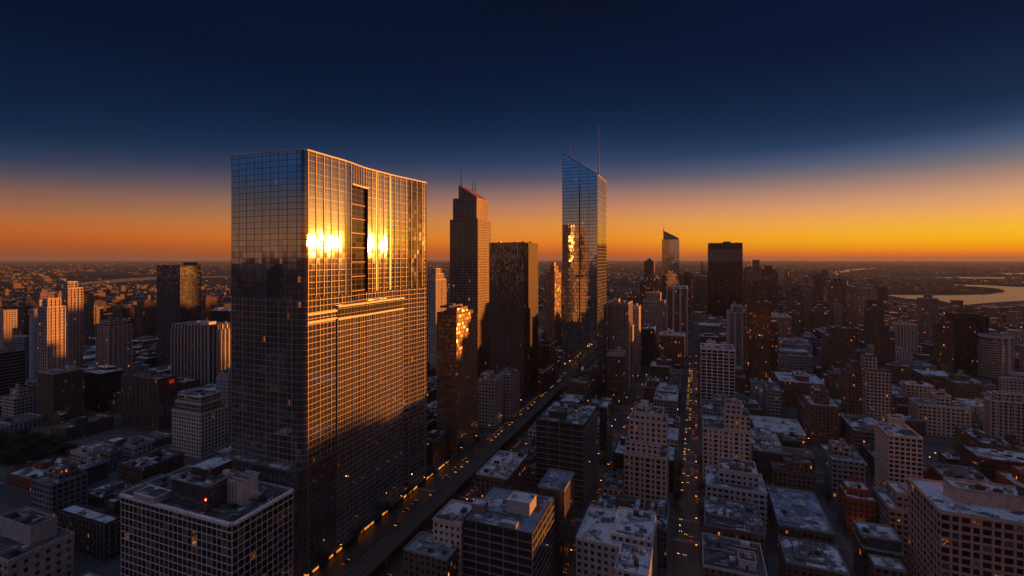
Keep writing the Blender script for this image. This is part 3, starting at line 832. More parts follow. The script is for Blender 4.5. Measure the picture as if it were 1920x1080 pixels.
rooftop(pen, q[0] + 1, q[1] - 1, q[2] + 1, q[3] - 1, 63.5, M['c_dark'], 5, False, busy=1.8)
fb, q2 = on_white((426, 454, 484, 232), 51.9, 62.6, 'lift_tower', M['c_pale'], 'r_dark', 15, M['c_pale'])
mb = MB()
for k in range(3): mb.box(q2[0] + 1.2 + k * 2.1, q2[0] + 2.0 + k * 2.1, q2[2] - .7, q2[2] + .02, 51.9, 62.4)
for k in range(3): mb.box(q2[0] + .2, q2[1] - .2, q2[2] + 2 + k * 4.0, q2[2] + 2.5 + k * 4.0, 62.6, 63.5)
mb.build('screen_fins', M['c_pale'], fb)
tr_, q3 = on_white((250, 290, 322, 232), 51.9, 55.2, 'terrace_room', M['c_pale'], 'r_dark', 14, M['c_white'])
W_, D_ = 78, 34
mb = MB(); mb.box(.6, 77, -1.1, .38, 51.3, 52.6, bottom=True); mb.box(77.2, 78.8, .6, 33.8, 51.3, 52.6, bottom=True); mb.build('cornice', M['c_white'], wt)
rooftop(wt, 50, 76, 2, 30, 52, M['c_grey'], 6, False, busy=1.6); rooftop(wt, 2, 26, 2, 30, 52, M['c_grey'], 4, False, busy=1.8)

hero('office_building', 'pale stone office block with raised plant storey in the bottom left corner', 'office building', (-60, 16, 139, 1055, 230), 'palegrey', 'c_pale', lenU=34,
     tiers=[('px', -60, 57, 107, 243, 992, 22)], roof='r_dark', upper='c_pale', pun=dict(win=M['win'], bay=4.6, flo=4.2, wu=.42, wv=.5, wall=M['c_pale']), units=3, penthouse=False, busy=.8, anchor='pale stone office block')
hero('office_building', 'dark low office block with snowy roof corner left of the white gridded apartment block', 'office building', (110, 198, 226, 985, 270), 'grey', 'c_dark', lenU=32, roof='r_snow', units=4, busy=2,
     relief=dict(sp=3.4, pw=.5, pd=.25, flo=3.6, bh=.9, bd=.2, mat=M['c_dark']))
mb_ = hero('round_tower', 'small dark round drum building beside the white gridded apartment block', 'building', (196, 214, 226, 945, 283), 'navy', 'c_dark', lenU=10, units=1, penthouse=False, busy=.2)
hero('office_building', 'low dark flat-roofed block with a rooftop plant box, left of the white apartments', 'office building', (58, 98, 165, 912, 310), 'grey', 'c_grey', lenU=46, tiers=[(.35, .8, .3, .85, 882)], units=3, busy=1.8)
hero('warehouse', 'long low shed with an unbroken snowy roof, nearer of the two at left', 'shed', (82, 92, 162, 866, 408), 'brown', 'c_dark', lenU=62, roof='r_snow', units=2, penthouse=False, busy=.3)
hero('warehouse', 'long low shed with a snowy roof, farther of the two at left', 'shed', (150, 166, 226, 842, 440), 'grey', 'c_dark', lenU=62, roof='r_snow', units=2, penthouse=False, busy=.3)
hero('office_building', 'small grey box office beside the pale cube building, below the beige stepped tower', 'office building', (190, 207, 232, 850, 385), 'grey', 'c_grey', lenU=22, units=2, busy=.5)
hero('office_building', 'pale cube of a building with a dark roof, left below the beige stepped tower', 'office building', (232, 254, 290, 838, 398), 'palegrey', 'c_pale', lenU=34, roof='r_dark', units=3, busy=.6)
hero('office_building', 'long low brown building running to the foot of the beige stepped tower', 'office building', (222, 268, 345, 880, 350), 'brown', 'c_brown', lenU=64, units=4, busy=1.8)
hero('stepped_tower', 'beige gridded stone tower with two set-back top storeys, in front of the white pillared tower', 'tower', (322, 377, 427, 778, 411), 'beigegrid', 'c_beige', lenU=34,
     tiers=[(.05, .95, .06, .94, 759), (.16, .88, .12, .86, 746)], pun=dict(win=M['win_lit'], bay=3.0, flo=3.3, wu=.62, wv=.62, wall=M['c_beige']), units=4, penthouse=False, anchor='beige stepped stone tower')
hero('office_tower', 'black glass tower striped with white marble pillars, its right side catching orange sun', 'office tower', (322, 391, 436, 621, 640), 'slab_glass', 'pier_white', lenU=56,
     relief=dict(sp=6.4, pw=1.15, pd=.9, mat=M['pier_white']), parapet=0, tiers=[(.02, .98, .02, .98, 611)], units=5, penthouse=True, anchor='white pillared tower')
rb = hero('office_building', 'dark block with red upper storey and glowing red sign beside the white pillared tower', 'office building', (228, 297, 331, 712, 480), 'slab_glass', 'c_red', lenU=32, relief=dict(sp=6.2, pw=.6, pd=.35, mat=M['c_red']), units=5, anchor='dark block with red sign')
mb = MB(); d_ = rb['_g']; q = rect_px(228, 297, 331, 480, 32); W_ = q[1] - q[0]
mb.box(W_ + .42, W_ + .7, 1, q[3] - q[2] - 1, zat(712, 480) - 9, zat(712, 480) - 1.2, bottom=True); sg = mb.build('sign', M['c_red'], rb)
mb = MB(); mb.box(W_ + .72, W_ + .8, 10, 15, zat(712, 480) - 6.5, zat(712, 480) - 2.6, bottom=True); mb.build('glowing_panel', M['redglow'], sg)
hero('office_tower', 'dark navy glass slab tower, its right side flashing orange, tallest at far left', 'office tower', (294, 338, 377, 499, 725), 'navy', 'c_dark', lenU=48, relief=dict(sp=5.6, pw=.25, pd=.15, flo=3.6, bh=.25, bd=.1, mat=M['alu2']), units=5, anchor='navy glass slab tower')
BG = dict(sp=4.2, pw=.8, pd=.5, mat=M['c_beige'])
hero('apartment_tower', 'beige ribbed apartment tower with sunlit cap, shorter and nearer of the pair', 'apartment tower', (73, 89, 122, 577, 520), 'beige', 'c_beige', lenU=36, tiers=[(.28, .86, .1, .8, 561)], relief=BG, units=0, penthouse=False, anchor='beige ribbed apartment pair')
hero('apartment_tower', 'beige ribbed apartment tower with stepped sunlit side, taller and farther of the pair', 'apartment tower', (117, 128, 155, 541, 620), 'beige', 'c_beige', lenU=40, tiers=[(.1, .7, .1, .75, 529)], relief=BG, units=0, penthouse=False)
hero('apartment_tower', 'slim beige shaft with a round sunlit cap at the left edge of the ribbed pair', 'apartment tower', (70, 73, 79, 580, 592), 'beige', 'c_beige', lenU=14, tiers=[(.1, .9, .1, .9, 564)], units=0, penthouse=False)
hero('apartment_building', 'mid-rise beige base building at the foot of the ribbed apartment pair', 'apartment building', (72, 100, 155, 702, 500), 'brown', 'c_beige', lenU=58, relief=dict(sp=4.2, pw=.6, pd=.3, flo=3.3, bh=.7, bd=.2, mat=M['c_brown']), units=4)
hero('office_building', 'dark glazed block with thin white roof between ribbed pair and red-sign block', 'office building', (158, 188, 231, 701, 535), 'darkband', 'c_white', lenU=56, roof='r_snow', tiers=[(.0, .6, .55, .95, 690)], parapet=.5, units=2, penthouse=False)
hero('apartment_tower', 'broad brown gridded apartment tower with a low hat of plant, centre left', 'apartment tower', (180, 203, 247, 610, 625), 'beigegrid', 'c_brown', lenU=48, tiers=[(.1, .9, .1, .8, 600)], relief=dict(sp=5.2, pw=.7, pd=.4, mat=M['c_beige']), units=2, penthouse=False, anchor='broad brown gridded tower')
hero('office_building', 'small building at the far left edge with its side wholly lit orange', 'office building', (-14, 6, 33, 583, 820), 'beige', 'c_beige', lenU=46, units=1, penthouse=False)
hero('office_building', 'grey banded office block at the left edge below the pale round tank tower', 'office building', (-30, -8, 47, 664, 560), 'darkband', 'c_grey', lenU=50, relief=dict(flo=3.8, bh=1.0, bd=.25, mat=M['c_grey']), units=3)
hero('office_building', 'plain grey block with a pale end wall behind the banded office at left edge', 'office building', (24, 46, 57, 632, 640), 'grey', 'c_pale', lenU=20, units=2)
hero('office_building', 'dark glass low-rise half hidden by the mirror tower, behind the white pillars', 'office building', (396, 420, 450, 583, 720), 'darkband', 'c_white', lenU=40, roof='r_snow', units=2)
hero('office_building', 'white gridded old building squeezed between the white pillars and the mirror tower', 'office building', (405, 428, 448, 710, 470), 'palegrey', 'c_pale', lenU=24, tiers=[(.1, .9, .1, .9, 702)], units=2)
# pale round tank tower
X, Y = (65 - 960) / F * 640, 640; gx, gy = W2G(X, Y); tk = thing('round_tower', 'pale blue-grey round tower with a flared cap beside the ribbed apartment pair', 'tower', (gx, gy))
mb = MB(); mb.cyl(0, 0, 5.4, 5.0, 0, zat(586, Y), 20); mb.build('shaft', M['greyblue'], tk)
mb = MB(); mb.cyl(0, 0, 5.2, 6.4, zat(586, Y), zat(583, Y), 20); mb.cyl(0, 0, 6.4, 6.4, zat(583, Y), zat(580, Y), 20); mb.cyl(0, 0, 6.0, 2.0, zat(580, Y), zat(578.5, Y), 20); mb.build('cap', M['c_pale'], tk)
FOOT.append((gx - 8, gx + 8, gy - 8, gy + 8))

# ---------------------------------------------------------------- centre
st = hero('crowned_skyscraper', 'brown stone skyscraper with stepped shoulders, pitched copper crown and thin antennas', 'skyscraper', (844, 896, 917, 411, 640), 'crown', 'c_brown', lenU=44,
          tiers=[(.08, .93, .06, .9, 371)], relief=dict(sp=3.4, pw=.8, pd=.3, mat=M['pier_crown']), units=0, penthouse=False, parapet=.6, anchor='crowned brown skyscraper')
q = rect_px(844, 896, 917, 640, 44); W_, D_ = q[1] - q[0], q[3] - q[2]; zl, zr, zb = zat(345, 646), zat(369, 646), zat(371, 646) - .5
a, b, c, d = W_ * .28, W_ * .92, 3.5, D_ * .78
mb = MB(); mb.prism([(a, c), (b, c), (b, d), (a, d)], zb, [zl, zr, zr, zl], 0, 1); cr = mb.build('crown', [M['crown'], M['copper']], st)
mb = MB()
for k in range(9):
    x = a + (b - a) * k / 8; z = zl + (zr - zl) * k / 8; mb.box(x - .35, x + .35, c - .5, c + .05, zb, z - .2)
mb.build('facade_frame', M['pier_crown'], cr)
mast(st, a + .6, c + 6, zl - .5, zat(297, 646), .55); mast(st, a + 15, c + 12, zl - 7, zat(330, 646), .5); mast(st, a + 19, c + 12, zl - 8, zat(329, 646), .45)
bk = hero('office_tower', 'plain black steel monolith with fine ribs and glowing right side, behind the avenue viaduct', 'office tower', (918, 982, 1008, 454, 585), 'slab_glass', 'pier_black', lenU=56, relief=dict(sp=3.2, pw=.6, pd=.35, mat=M['pier_black']), units=5, penthouse=False, parapet=0, anchor='black ribbed monolith')
hero('office_tower', 'dark bronze glass tower with a copper-lit cap, right of the mirror tower', 'office tower', (819, 856, 897, 589, 420), 'bronze', 'c_brown', lenU=44, tiers=[(.62, .99, .02, .5, 579), (.05, .5, .1, .7, 576)], units=2, penthouse=False, anchor='bronze glass tower')
hero('apartment_building', 'old grey stone block with small windows at the foot of the bronze glass tower', 'apartment building', (897, 926, 946, 714, 484), 'beige', 'c_beige', lenU=22, tiers=[(.1, .55, .1, .8, 703)], relief=dict(sp=3.6, pw=.5, pd=.2, flo=3.5, bh=.6, bd=.15, mat=M['c_beige']), units=3)
hero('apartment_building', 'second grey stone block with snowy roof left of the black ribbed monolith', 'apartment building', (932, 956, 981, 705, 512), 'beige', 'c_brown', lenU=30, tiers=[(.2, .8, .3, .8, 695)], relief=dict(sp=3.6, pw=.5, pd=.2, flo=3.5, bh=.6, bd=.15, mat=M['c_beige']), roof='r_snow', units=4)
hero('apartment_tower', 'ornate beige tower with sunlit stepped top between the mirror tower and the crowned skyscraper', 'apartment tower', (800, 817, 836, 525, 690), 'beige', 'c_beige', lenU=40, tiers=[(.1, .95, .05, .8, 514), (.35, .85, .15, .6, 504)], relief=dict(sp=4, pw=1.1, pd=.6, mat=M['c_beige']), units=0, penthouse=False)
hero('office_tower', 'slender dark tower with sunlit side and stepped top left of the slanted glass tower', 'office tower', (1024, 1040, 1054, 512, 866), 'bronze', 'c_brown', lenU=44, tiers=[(.4, .9, .1, .7, 500), (.5, .8, .15, .5, 493)], units=0, penthouse=False, relief=dict(sp=5, pw=.8, pd=.4, mat=M['c_brown']))
hero('office_building', 'mid-rise dark office between the black monolith and the slanted glass tower', 'office building', (1008, 1030, 1052, 650, 690), 'brown', 'c_brown', lenU=48, tiers=[(.2, .8, .2, .7, 641)], units=4)
hero('office_building', 'lower dark building lining the avenue in front of the mid-rise dark office', 'office building', (1008, 1018, 1054, 702, 610), 'brown', 'c_dark', lenU=66, units=3)
# slanted mirror tower
r = rect_px(1054.5, 1120, 1138.6, 562, 62); t = thing('glass_skyscraper', 'slender blue glass skyscraper with a steep slanted top and two needle antennas', 'skyscraper', (r[0], r[2])); FOOT.append(r)
W_, D_ = r[1] - r[0], r[3] - r[2]; zL, zR = zat(288, G2W(r[0], r[2])[1]), zat(327, 562)
mb = MB(); mb.prism([(0, 0), (W_, 0), (W_, D_), (0, D_)], 0, [zL, zR, zR, zL], 0, 1); mb.build('curtain_wall', [M['mirror2'], M['r_dark']], t)
fm = MB()
z = 8.0
while z < zR - 2:
    fm.box(-.1, W_ + .12, -.12, .02, z - .1, z + .1, bottom=True); fm.box(W_ - .02, W_ + .12, .02, D_, z - .1, z + .1, bottom=True); z += 8
for x in (.0, W_ / 4, W_ / 2, W_ * .75, W_):
    zz = zL + (zR - zL) * x / W_ - 1; fm.box(x - .14, x + .14, -.2, .03, 0, zz)
for y in range(0, int(D_), 8): fm.box(W_ - .03, W_ + .2, y + .3, y + .55, 0, zR - 1)
fm.build('mullion_grid', M['c_dark'], t)
mb = MB(); mb.beam((0, 0, zL), (W_, 0, zR), .45); mb.beam((W_, 0, zR), (W_, D_, zR), .4); mb.beam((0, D_, zL), (W_, D_, zR), .4); mb.beam((0, 0, zL), (0, D_, zL), .4); mb.build('coping', M['alu2'], t)
mb = MB(); gx_ = W_ * .5; mb.box(gx_ - .7, gx_ + .7, -.3, .0, 5, zat(345, 570)); mb.build('dark_groove', M['recess'], t)
mast(t, W_ * .2, 4, zL - (zL - zR) * .2 - .5, zat(250, 570), .5); mast(t, W_ - 1, 14, zR - .3, zat(231, 570), .55)
mb = MB(); mb.box(-3, W_ + 4, -6, -.35, 0, 7.5, 0, 1); mb.build('entrance_hall', [M['navy'], M['r_snow']], t)
ANCH.append((1090, 745, 'slanted blue glass tower'))
hero('office_building', 'dark banded office cube with roof full of plant, centre, beside the slanted glass tower', 'office building', (1005, 1095, 1126, 799, 332), 'darkband', 'c_dark', lenU=48, roof='r_patch', units=16, busy=3,
     relief=dict(flo=3.8, bh=.5, bd=.22, sp=8.5, pw=.3, pd=.12, mat=M['c_grey']), anchor='dark banded office cube')
hero('office_building', 'slim navy glass block with snowy roof right of the dark banded office cube', 'office building', (1124, 1138, 1153, 765, 400), 'navy', 'c_grey', lenU=28, roof='r_snow', units=2)
fo = hero('office_building', 'black banded office cube with snowy roof and pale plant rooms, bottom centre', 'office building', (868, 998, 1041, 1003, 225), 'darkband', 'c_dark', lenU=38, roof='r_blue',
          relief=dict(flo=3.8, bh=.45, bd=.25, sp=7.6, pw=.35, pd=.15, mat=M['c_grey']), units=4, penthouse=False, busy=2.4, anchor='black banded office cube', parapet=.5)
q0 = rect_px(868, 998, 1041, 225, 38)
def on_fo(px, z1, mat, nm='plant_room', lenU=8):
    q = rect_px(*px, lenU=lenU); zr = zat(1003, 225); mb = MB(); mb.box(q[0] - q0[0], q[1] - q0[0], q[2] - q0[2], q[3] - q0[2], zr - .03, zr + z1, 0, 1); o = mb.build(nm, [mat, M['r_snow']], fo)
    m2 = MB(); ring(m2, q[0] - q0[0], q[1] - q0[0], q[2] - q0[2], q[3] - q0[2], zr + z1 - .1, zr + z1 + .35, .2, out=.05); m2.build('parapet', M['c_grey'], o)
on_fo((950, 993, 1014, 241), 6.0, M['c_pale'], lenU=11); on_fo((884, 907, 922, 243), 4.2, M['c_grey'], lenU=6); on_fo((938, 967, 976, 229), 2.0, M['c_grey'], lenU=4)
hero('office_building', 'dark building with a recessed blue-grey roof tucked behind the front black office cube', 'office building', (1008, 1058, 1077, 922, 262), 'slab_glass', 'c_grey', lenU=24, roof='r_blue', units=1, penthouse=False, busy=.3)
hero('apartment_building', 'low beige stone building with snowy roof left of the front black office cube', 'apartment building', (812, 864, 896, 985, 236), 'beige', 'c_beige', lenU=26, roof='r_snow', units=3, busy=.5, pun=dict(win=M['win'], bay=3.4, flo=3.4, wu=.5, wv=.5, wall=M['c_beige']), penthouse=False)
hero('apartment_building', 'flat snowy-roofed block with parapets beyond the front black office cube', 'apartment building', (893, 950, 990, 899, 290), 'brown', 'c_beige', lenU=38, roof='r_snow', units=6, busy=2.4)
hero('commercial_building', 'low shed with a sunken blue-grey roof at the bottom edge near the avenue', 'building', (757, 838, 868, 1052, 226), 'brown', 'c_grey', lenU=16, roof='r_blue', units=3, penthouse=False)
bt = hero('apartment_tower', 'beige stone apartment tower with stepped terraces and lit windows, centre right foreground', 'apartment tower', (1170, 1250, 1266, 862, 320), 'beige', 'c_beige', lenU=26,
          tiers=[(.02, .86, .10, .98, 838), (.1, .98, .2, .98, 795), (.22, .9, .3, .95, 779)], roof='r_patch', pun=dict(win=M['win_lit'], bay=3.4, flo=3.5, wu=.56, wv=.66, alt=.4, wall=M['c_beige']), units=6, anchor='beige stepped apartment tower')
hero('apartment_building', 'small dark-roofed block leaning on the left side of the beige terraced tower', 'apartment building', (1130, 1168, 1174, 920, 325), 'beige', 'c_grey', lenU=26, roof='r_dark', units=4, busy=1.8)
hero('apartment_building', 'beige blank-walled building with a flat snowy roof, bottom edge right of centre', 'apartment building', (1080, 1222, 1236, 1040, 232), 'palegrey', 'c_beige', lenU=34, roof='r_snow', tiers=[(.45, .99, .15, .98, 1018)], units=4, penthouse=False, busy=1.8)
hero('apartment_building', 'cluttered low rooftops with brick bulkheads below the beige terraced tower', 'apartment building', (1115, 1196, 1216, 968, 275), 'brown', 'c_brown', lenU=20, roof='r_patch', units=10, busy=2.2)
hero('apartment_building', 'low building whose white snowy roof meets the bottom edge, right of centre', 'apartment building', (1152, 1216, 1224, 1084, 196), 'palegrey', 'c_pale', lenU=20, roof='r_snow', units=5, penthouse=False, busy=.6)
hero('office_building', 'low building with a white screen roof on the street behind the beige terraced tower', 'office building', (1226, 1270, 1282, 752, 505), 'grey', 'c_white', lenU=52, roof='r_snow', tiers=[(.1, .9, .5, .98, 735)], units=4)
hero('office_tower', 'pale beige stone tower with a banded crown, right of the slanted glass tower', 'office tower', (1139, 1178, 1190, 570, 620), 'beigegrid', 'c_beige', lenU=44, relief=dict(sp=3.4, pw=.6, pd=.4, mat=M['c_beige']), units=4, anchor='pale banded-crown tower')
hero('apartment_tower', 'dark brown tower with a rounded sunlit cap in front of the pale banded-crown tower', 'apartment tower', (1139, 1168, 1176, 668, 560), 'brown', 'c_beige', lenU=22, tiers=[(.03, .97, .05, .95, 664)], units=3)
hero('apartment_tower', 'blank white slab with thin orange-lit edge, taller of two beside the banded-crown tower', 'apartment tower', (1183, 1198, 1203, 576, 700), 'palegrey', 'c_white', lenU=26, units=1)
hero('apartment_tower', 'blank pale slab with bright lit edge, lower of two beside the banded-crown tower', 'apartment tower', (1176, 1186, 1190, 612, 640), 'palegrey', 'c_beige', lenU=16, units=0, penthouse=False)
hero('office_tower', 'dark brown boxy tower standing on the left side of the middle street', 'office tower', (1235, 1284, 1291, 631, 680), 'brownglass', 'c_beige', lenU=34, parapet=1.4, units=4, roof='r_snow')
hero('office_tower', 'white-framed tower with a dark glittering centre, in front of the slant-topped distant tower', 'office tower', (1250, 1289, 1292, 541, 850), 'brownglass', 'c_white', lenU=30, relief=dict(sp=13, pw=3.4, pd=.8, mat=M['c_pale']), tiers=[(.02, .98, .05, .9, 538)], units=2)
r = rect_px(1241, 1273.5, 1278, 1300, 40); t = thing('glass_skyscraper', 'distant glass tower with a slanted top and a gleaming right edge', 'skyscraper', (r[0], r[2])); FOOT.append(r); W_, D_ = r[1] - r[0], r[3] - r[2]
z0 = zat(449, 1312)
mb = MB(); mb.prism([(0, 0), (W_, 0), (W_, D_), (0, D_)], 0, z0, 0, 1); mb.build('curtain_wall', [M['mirror2'], M['r_dark']], t)
mb = MB(); mb.prism([(W_ * .08, 1), (W_ * .96, 1), (W_ * .96, D_ - 1), (W_ * .08, D_ - 1)], z0 - .2, [zat(432, 1312), zat(446, 1300), zat(446, 1300), zat(432, 1312)], 0, 1); mb.build('glass_crown', [M['navy'], M['r_dark']], t)
mast(t, W_ * .1, 2, zat(433, 1312), zat(419, 1312), .7)
jj = hero('office_tower', 'flat black monolith with a faint lit row near its top, right of the middle street', 'office tower', (1327.5, 1328.5, 1392, 456, 1400), 'blackgrid', 'pier_black', lenU=60, parapet=.4, relief=dict(sp=7.5, pw=.8, pd=.5, mat=M['pier_black']), units=7, anchor='flat black monolith')
_q = rect_px(1327.5, 1328.5, 1392, 1400, 60); mb = MB(); _z = zat(467, 1400)
frame_faces(mb, 0, _q[1] - _q[0], 0, _q[3] - _q[2], _z - 36, _z, sp=5, pw=2.2, pd=.9, flo=7.2, bh=3.2, bd=.8, faces='FL'); mb.build('pale_window_frames', M['pier_stone'], jj)  # pale frames stand in for the lit window row
hero('office_tower', 'white framed office tower with blank crown and square windows, on the middle street', 'office tower', (1312.5, 1314, 1378, 654, 520), 'white', 'c_white', lenU=34, pun=dict(win=M['win_lit'], bay=5.2, flo=3.6, wu=.80, wv=.74, wall=M['c_white'], faces='FL'), tiers=[(.0, 1.0, .0, .98, 654)] and [], units=6, anchor='white framed office tower')
hero('apartment_tower', 'grey-white twin-slab tower with white piers behind the white framed office tower', 'apartment tower', (1365, 1366, 1405, 586, 690), 'grey', 'c_pale', lenU=36, relief=dict(sp=9.5, pw=2.4, pd=1.0, mat=M['c_pale']), tiers=[(.2, .7, .2, .8, 574)], units=2)
hero('apartment_tower', 'warm brown stepped apartment tower full of lit windows, right of the twin-slab tower', 'apartment tower', (1399, 1401, 1446, 566, 650), 'brownglass', 'c_brown', lenU=36, tiers=[(.02, .72, .1, .9, 548), (.1, .62, .15, .8, 537), (.25, .5, .2, .6, 530)], units=0, penthouse=False, anchor='warm brown stepped tower')
hero('apartment_tower', 'pale cream slab tower in the right foreground with a blank gable and rooftop bulkhead', 'apartment tower', (1312, 1318, 1406, 802, 372), 'beige', 'c_beige', lenU=30, tiers=[(.47, 1.0, .0, .7, 778), (.5, .85, .1, .5, 757)], roof='r_patch', pun=dict(win=M['win_lit'], bay=3.6, flo=3.4, wu=.5, wv=.62, alt=.35, wall=M['c_beige'], faces='FL'), units=5, anchor='cream slab tower')

# ---------------------------------------------------------------- right
hero('apartment_tower', 'beige gridded apartment tower with a stepped penthouse, right foreground above the pink block', 'apartment tower', (1640, 1666, 1730, 816, 338), 'beigegrid', 'c_beige', lenU=38, tiers=[('px', 1655, 1674, 1712, 352, 803, 20), ('px', 1652, 1664, 1688, 368, 778, 10)],
     roof='r_patch', upper='c_beige', pun=dict(win=M['win'], bay=3.2, flo=3.2, wu=.74, wv=.66, wall=M['c_beige'], faces='FL'), units=3, penthouse=False, anchor='beige gridded apartment tower')
hero('office_building', 'large pink granite office block with a grid of deep windows, bottom right corner', 'office building', (1702, 1763, 2010, 960, 220), 'pink', 'c_pink', lenU=44, tiers=[('px', 1768, 1790, 2000, 229, 917, 26)],
     roof='r_snow', upper='c_pink', pun=dict(win=M['win_red'], bay=3.7, flo=3.7, wu=.74, wv=.70, alt=.45, wall=M['c_pink'], faces='FL'), units=9, penthouse=False, busy=2, anchor='pink granite office block')
hero('apartment_tower', 'brown brick apartment tower with stepped top and lit windows, left of a matching pair', 'apartment tower', (1578, 1590, 1622, 700, 470), 'brown', 'c_brown', lenU=26, tiers=[(.2, .9, .1, .9, 690), (.35, .8, .2, .7, 679)], units=1, penthouse=False)
hero('apartment_tower', 'brown gridded apartment tower with a pink plant box on top, right of a matching pair', 'apartment tower', (1612, 1624, 1672, 694, 455), 'beigegrid', 'c_brown', lenU=30, tiers=[(.0, .5, .2, .8, 668)], units=3, penthouse=False, anchor='brown gridded apartment tower')
hero('office_building', 'grey stone block with terraces beside the side street, right of the cream slab', 'office building', (1547, 1560, 1623, 862, 345), 'grey', 'c_grey', lenU=36, tiers=[(.1, .6, .3, .95, 838)], units=4, busy=1.8)
hero('brick_building', 'red brick building with a cluttered snowy roof, in the right foreground', 'building', (1572, 1588, 1643, 934, 300), 'red', 'c_red', lenU=30, tiers=[(.1, .9, .3, .95, 916)], roof='r_snow', units=5, tank=True, busy=2, anchor='red brick building')
hero('warehouse', 'wide low building with a big dark blue roof and a bright roof lamp, right foreground', 'building', (1438, 1460, 1565, 985, 282), 'brown', 'c_grey', lenU=52, roof='r_blue', units=7, penthouse=False, busy=1.6, anchor='wide dark-roofed building')
hero('office_building', 'glass pavilion with a sloping snowy roof on a dark base, left of the pink block', 'office building', (1600, 1618, 1694, 1028, 250), 'navy', 'c_grey', lenU=32, tiers=[(.0, .98, .1, .98, 1004)], roof='r_snow', units=2, penthouse=False, busy=.5)
hero('brick_building', 'dark brick block with a jumbled roof and lit windows, below the cream slab tower', 'building', (1445, 1450, 1530, 880, 350), 'brown', 'c_brown', lenU=28, tiers=[(.3, .95, .3, .95, 866)], roof='r_patch', units=9, busy=2, tank=True)
hero('apartment_building', 'beige block with a snowy sawtooth roof directly right of the cream slab tower', 'apartment building', (1404, 1408, 1466, 832, 405), 'beige', 'c_beige', lenU=32, tiers=[(.1, .8, .3, .9, 818)], roof='r_snow', units=7, busy=1.6)
hero('warehouse', 'broad low hall under one white snow field of roof, behind the snowy sawtooth block', 'hall', (1405, 1416, 1512, 806, 455), 'grey', 'c_white', lenU=44, roof='r_snow', units=3, penthouse=False, busy=.4)
hero('brick_building', 'tall brown brick block with a snowy set-back roof, left of the brown apartment pair', 'building', (1506, 1520, 1576, 760, 440), 'brown', 'c_brown', lenU=34, tiers=[(.2, .7, .2, .8, 733)], roof='r_snow', units=4, busy=1.8)
hero('office_building', 'dark flat office block with thin white roof edge beside the warm brown stepped tower', 'office building', (1454, 1462, 1546, 714, 560), 'brownglass', 'c_white', lenU=46, tiers=[(.4, .7, .2, .7, 704)], roof='r_snow', units=4, parapet=.7)
hero('office_building', 'pale gridded office block seen above the dark flat office, right of centre', 'office building', (1456, 1466, 1523, 646, 720), 'white', 'c_pale', lenU=52, tiers=[(-.0, .9, .3, .95, 640)], relief=dict(sp=4.2, pw=.5, pd=.3, flo=3.6, bh=.7, bd=.2, mat=M['c_pale']), units=3)
hero('office_building', 'low pale-topped building row behind the warm brown stepped tower', 'office building', (1443, 1447, 1484, 594, 830), 'far', 'c_white', lenU=50, units=3, parapet=1.2)
hero('apartment_tower', 'dark stepped tower with an orange-edged rim, left behind the brown apartment pair', 'apartment tower', (1545, 1553, 1604, 632, 640), 'brown', 'c_brown', lenU=34, tiers=[(.15, .98, .1, .9, 616)], units=3, anchor='dark orange-rimmed tower')
hero('apartment_tower', 'dark glass shaft with sparkling edge rising behind the brown gridded apartment tower', 'apartment tower', (1620, 1624, 1658, 580, 760), 'fardark', 'c_brown', lenU=36, tiers=[(.1, .7, .1, .8, 563)], units=0, penthouse=False)
hero('apartment_tower', 'ribbed brown tower with thin top, immediately right of the dark sparkling shaft', 'apartment tower', (1640, 1644, 1678, 622, 650), 'brown', 'c_brown', lenU=30, tiers=[(.2, .7, .2, .7, 612)], units=1, relief=dict(sp=4.5, pw=.7, pd=.4, mat=M['c_brown']))
hero('office_tower', 'broad black slab tower with a slightly stepped crown, beside the round striped tower', 'office tower', (1772, 1788, 1854, 592, 720), 'blackgrid', 'pier_black', lenU=54, tiers=[(.0, .82, .0, .98, 588)], parapet=.5, relief=dict(sp=5, pw=.5, pd=.3, mat=M['pier_black']), units=4, anchor='broad black slab tower')
hero('apartment_tower', 'brown tower with scattered lit windows standing against the broad black slab', 'apartment tower', (1750, 1764, 1789, 606, 680), 'brownglass', 'c_brown', lenU=40, units=2)
hero('apartment_tower', 'tall pale brown slab tower with a lit edge, left of the broad black slab', 'apartment tower', (1719, 1727, 1760, 560, 900), 'far', 'c_beige', lenU=52, tiers=[(.3, .7, .2, .7, 552)], units=0, penthouse=False)
hero('office_building', 'wide beige block with vertical window strips in front of the tall pale brown slab', 'office building', (1674, 1682, 1720, 608, 800), 'farbeige', 'c_beige', lenU=50, relief=dict(sp=4.5, pw=1.2, pd=.4, mat=M['c_beige']), units=2)
hero('office_tower', 'small black cube tower in the distance before the river bend', 'office tower', (1636, 1638, 1664, 538, 1450), 'fardark', 'c_dark', lenU=40, units=1)
hero('apartment_tower', 'pale beige distant tower with a two-step top, left of the small black cube tower', 'apartment tower', (1592, 1598, 1634, 540, 1250), 'farbeige', 'c_beige', lenU=40, tiers=[(.1, .5, .1, .8, 531)], units=0, penthouse=False)
hero('office_tower', 'black stepped distant tower with a mast, right of the flat black monolith', 'office tower', (1424, 1428, 1458, 506, 1300), 'fardark', 'c_dark', lenU=42, tiers=[(.2, .7, .1, .7, 499)], units=0, penthouse=False)
hero('office_tower', 'brown distant tower with a square lantern top just right of the flat black monolith', 'office tower', (1406, 1408, 1427, 501, 1500), 'far', 'c_brown', lenU=40, tiers=[(.25, .9, .2, .8, 488)], units=0, penthouse=False)
hero('office_tower', 'grey distant tower with a peaked top, left of the slant-topped distant tower', 'office tower', (1208, 1226, 1229, 489, 1700), 'fardark', 'c_grey', lenU=40, tiers=[(.3, .7, .2, .7, 485)], units=0, penthouse=False)
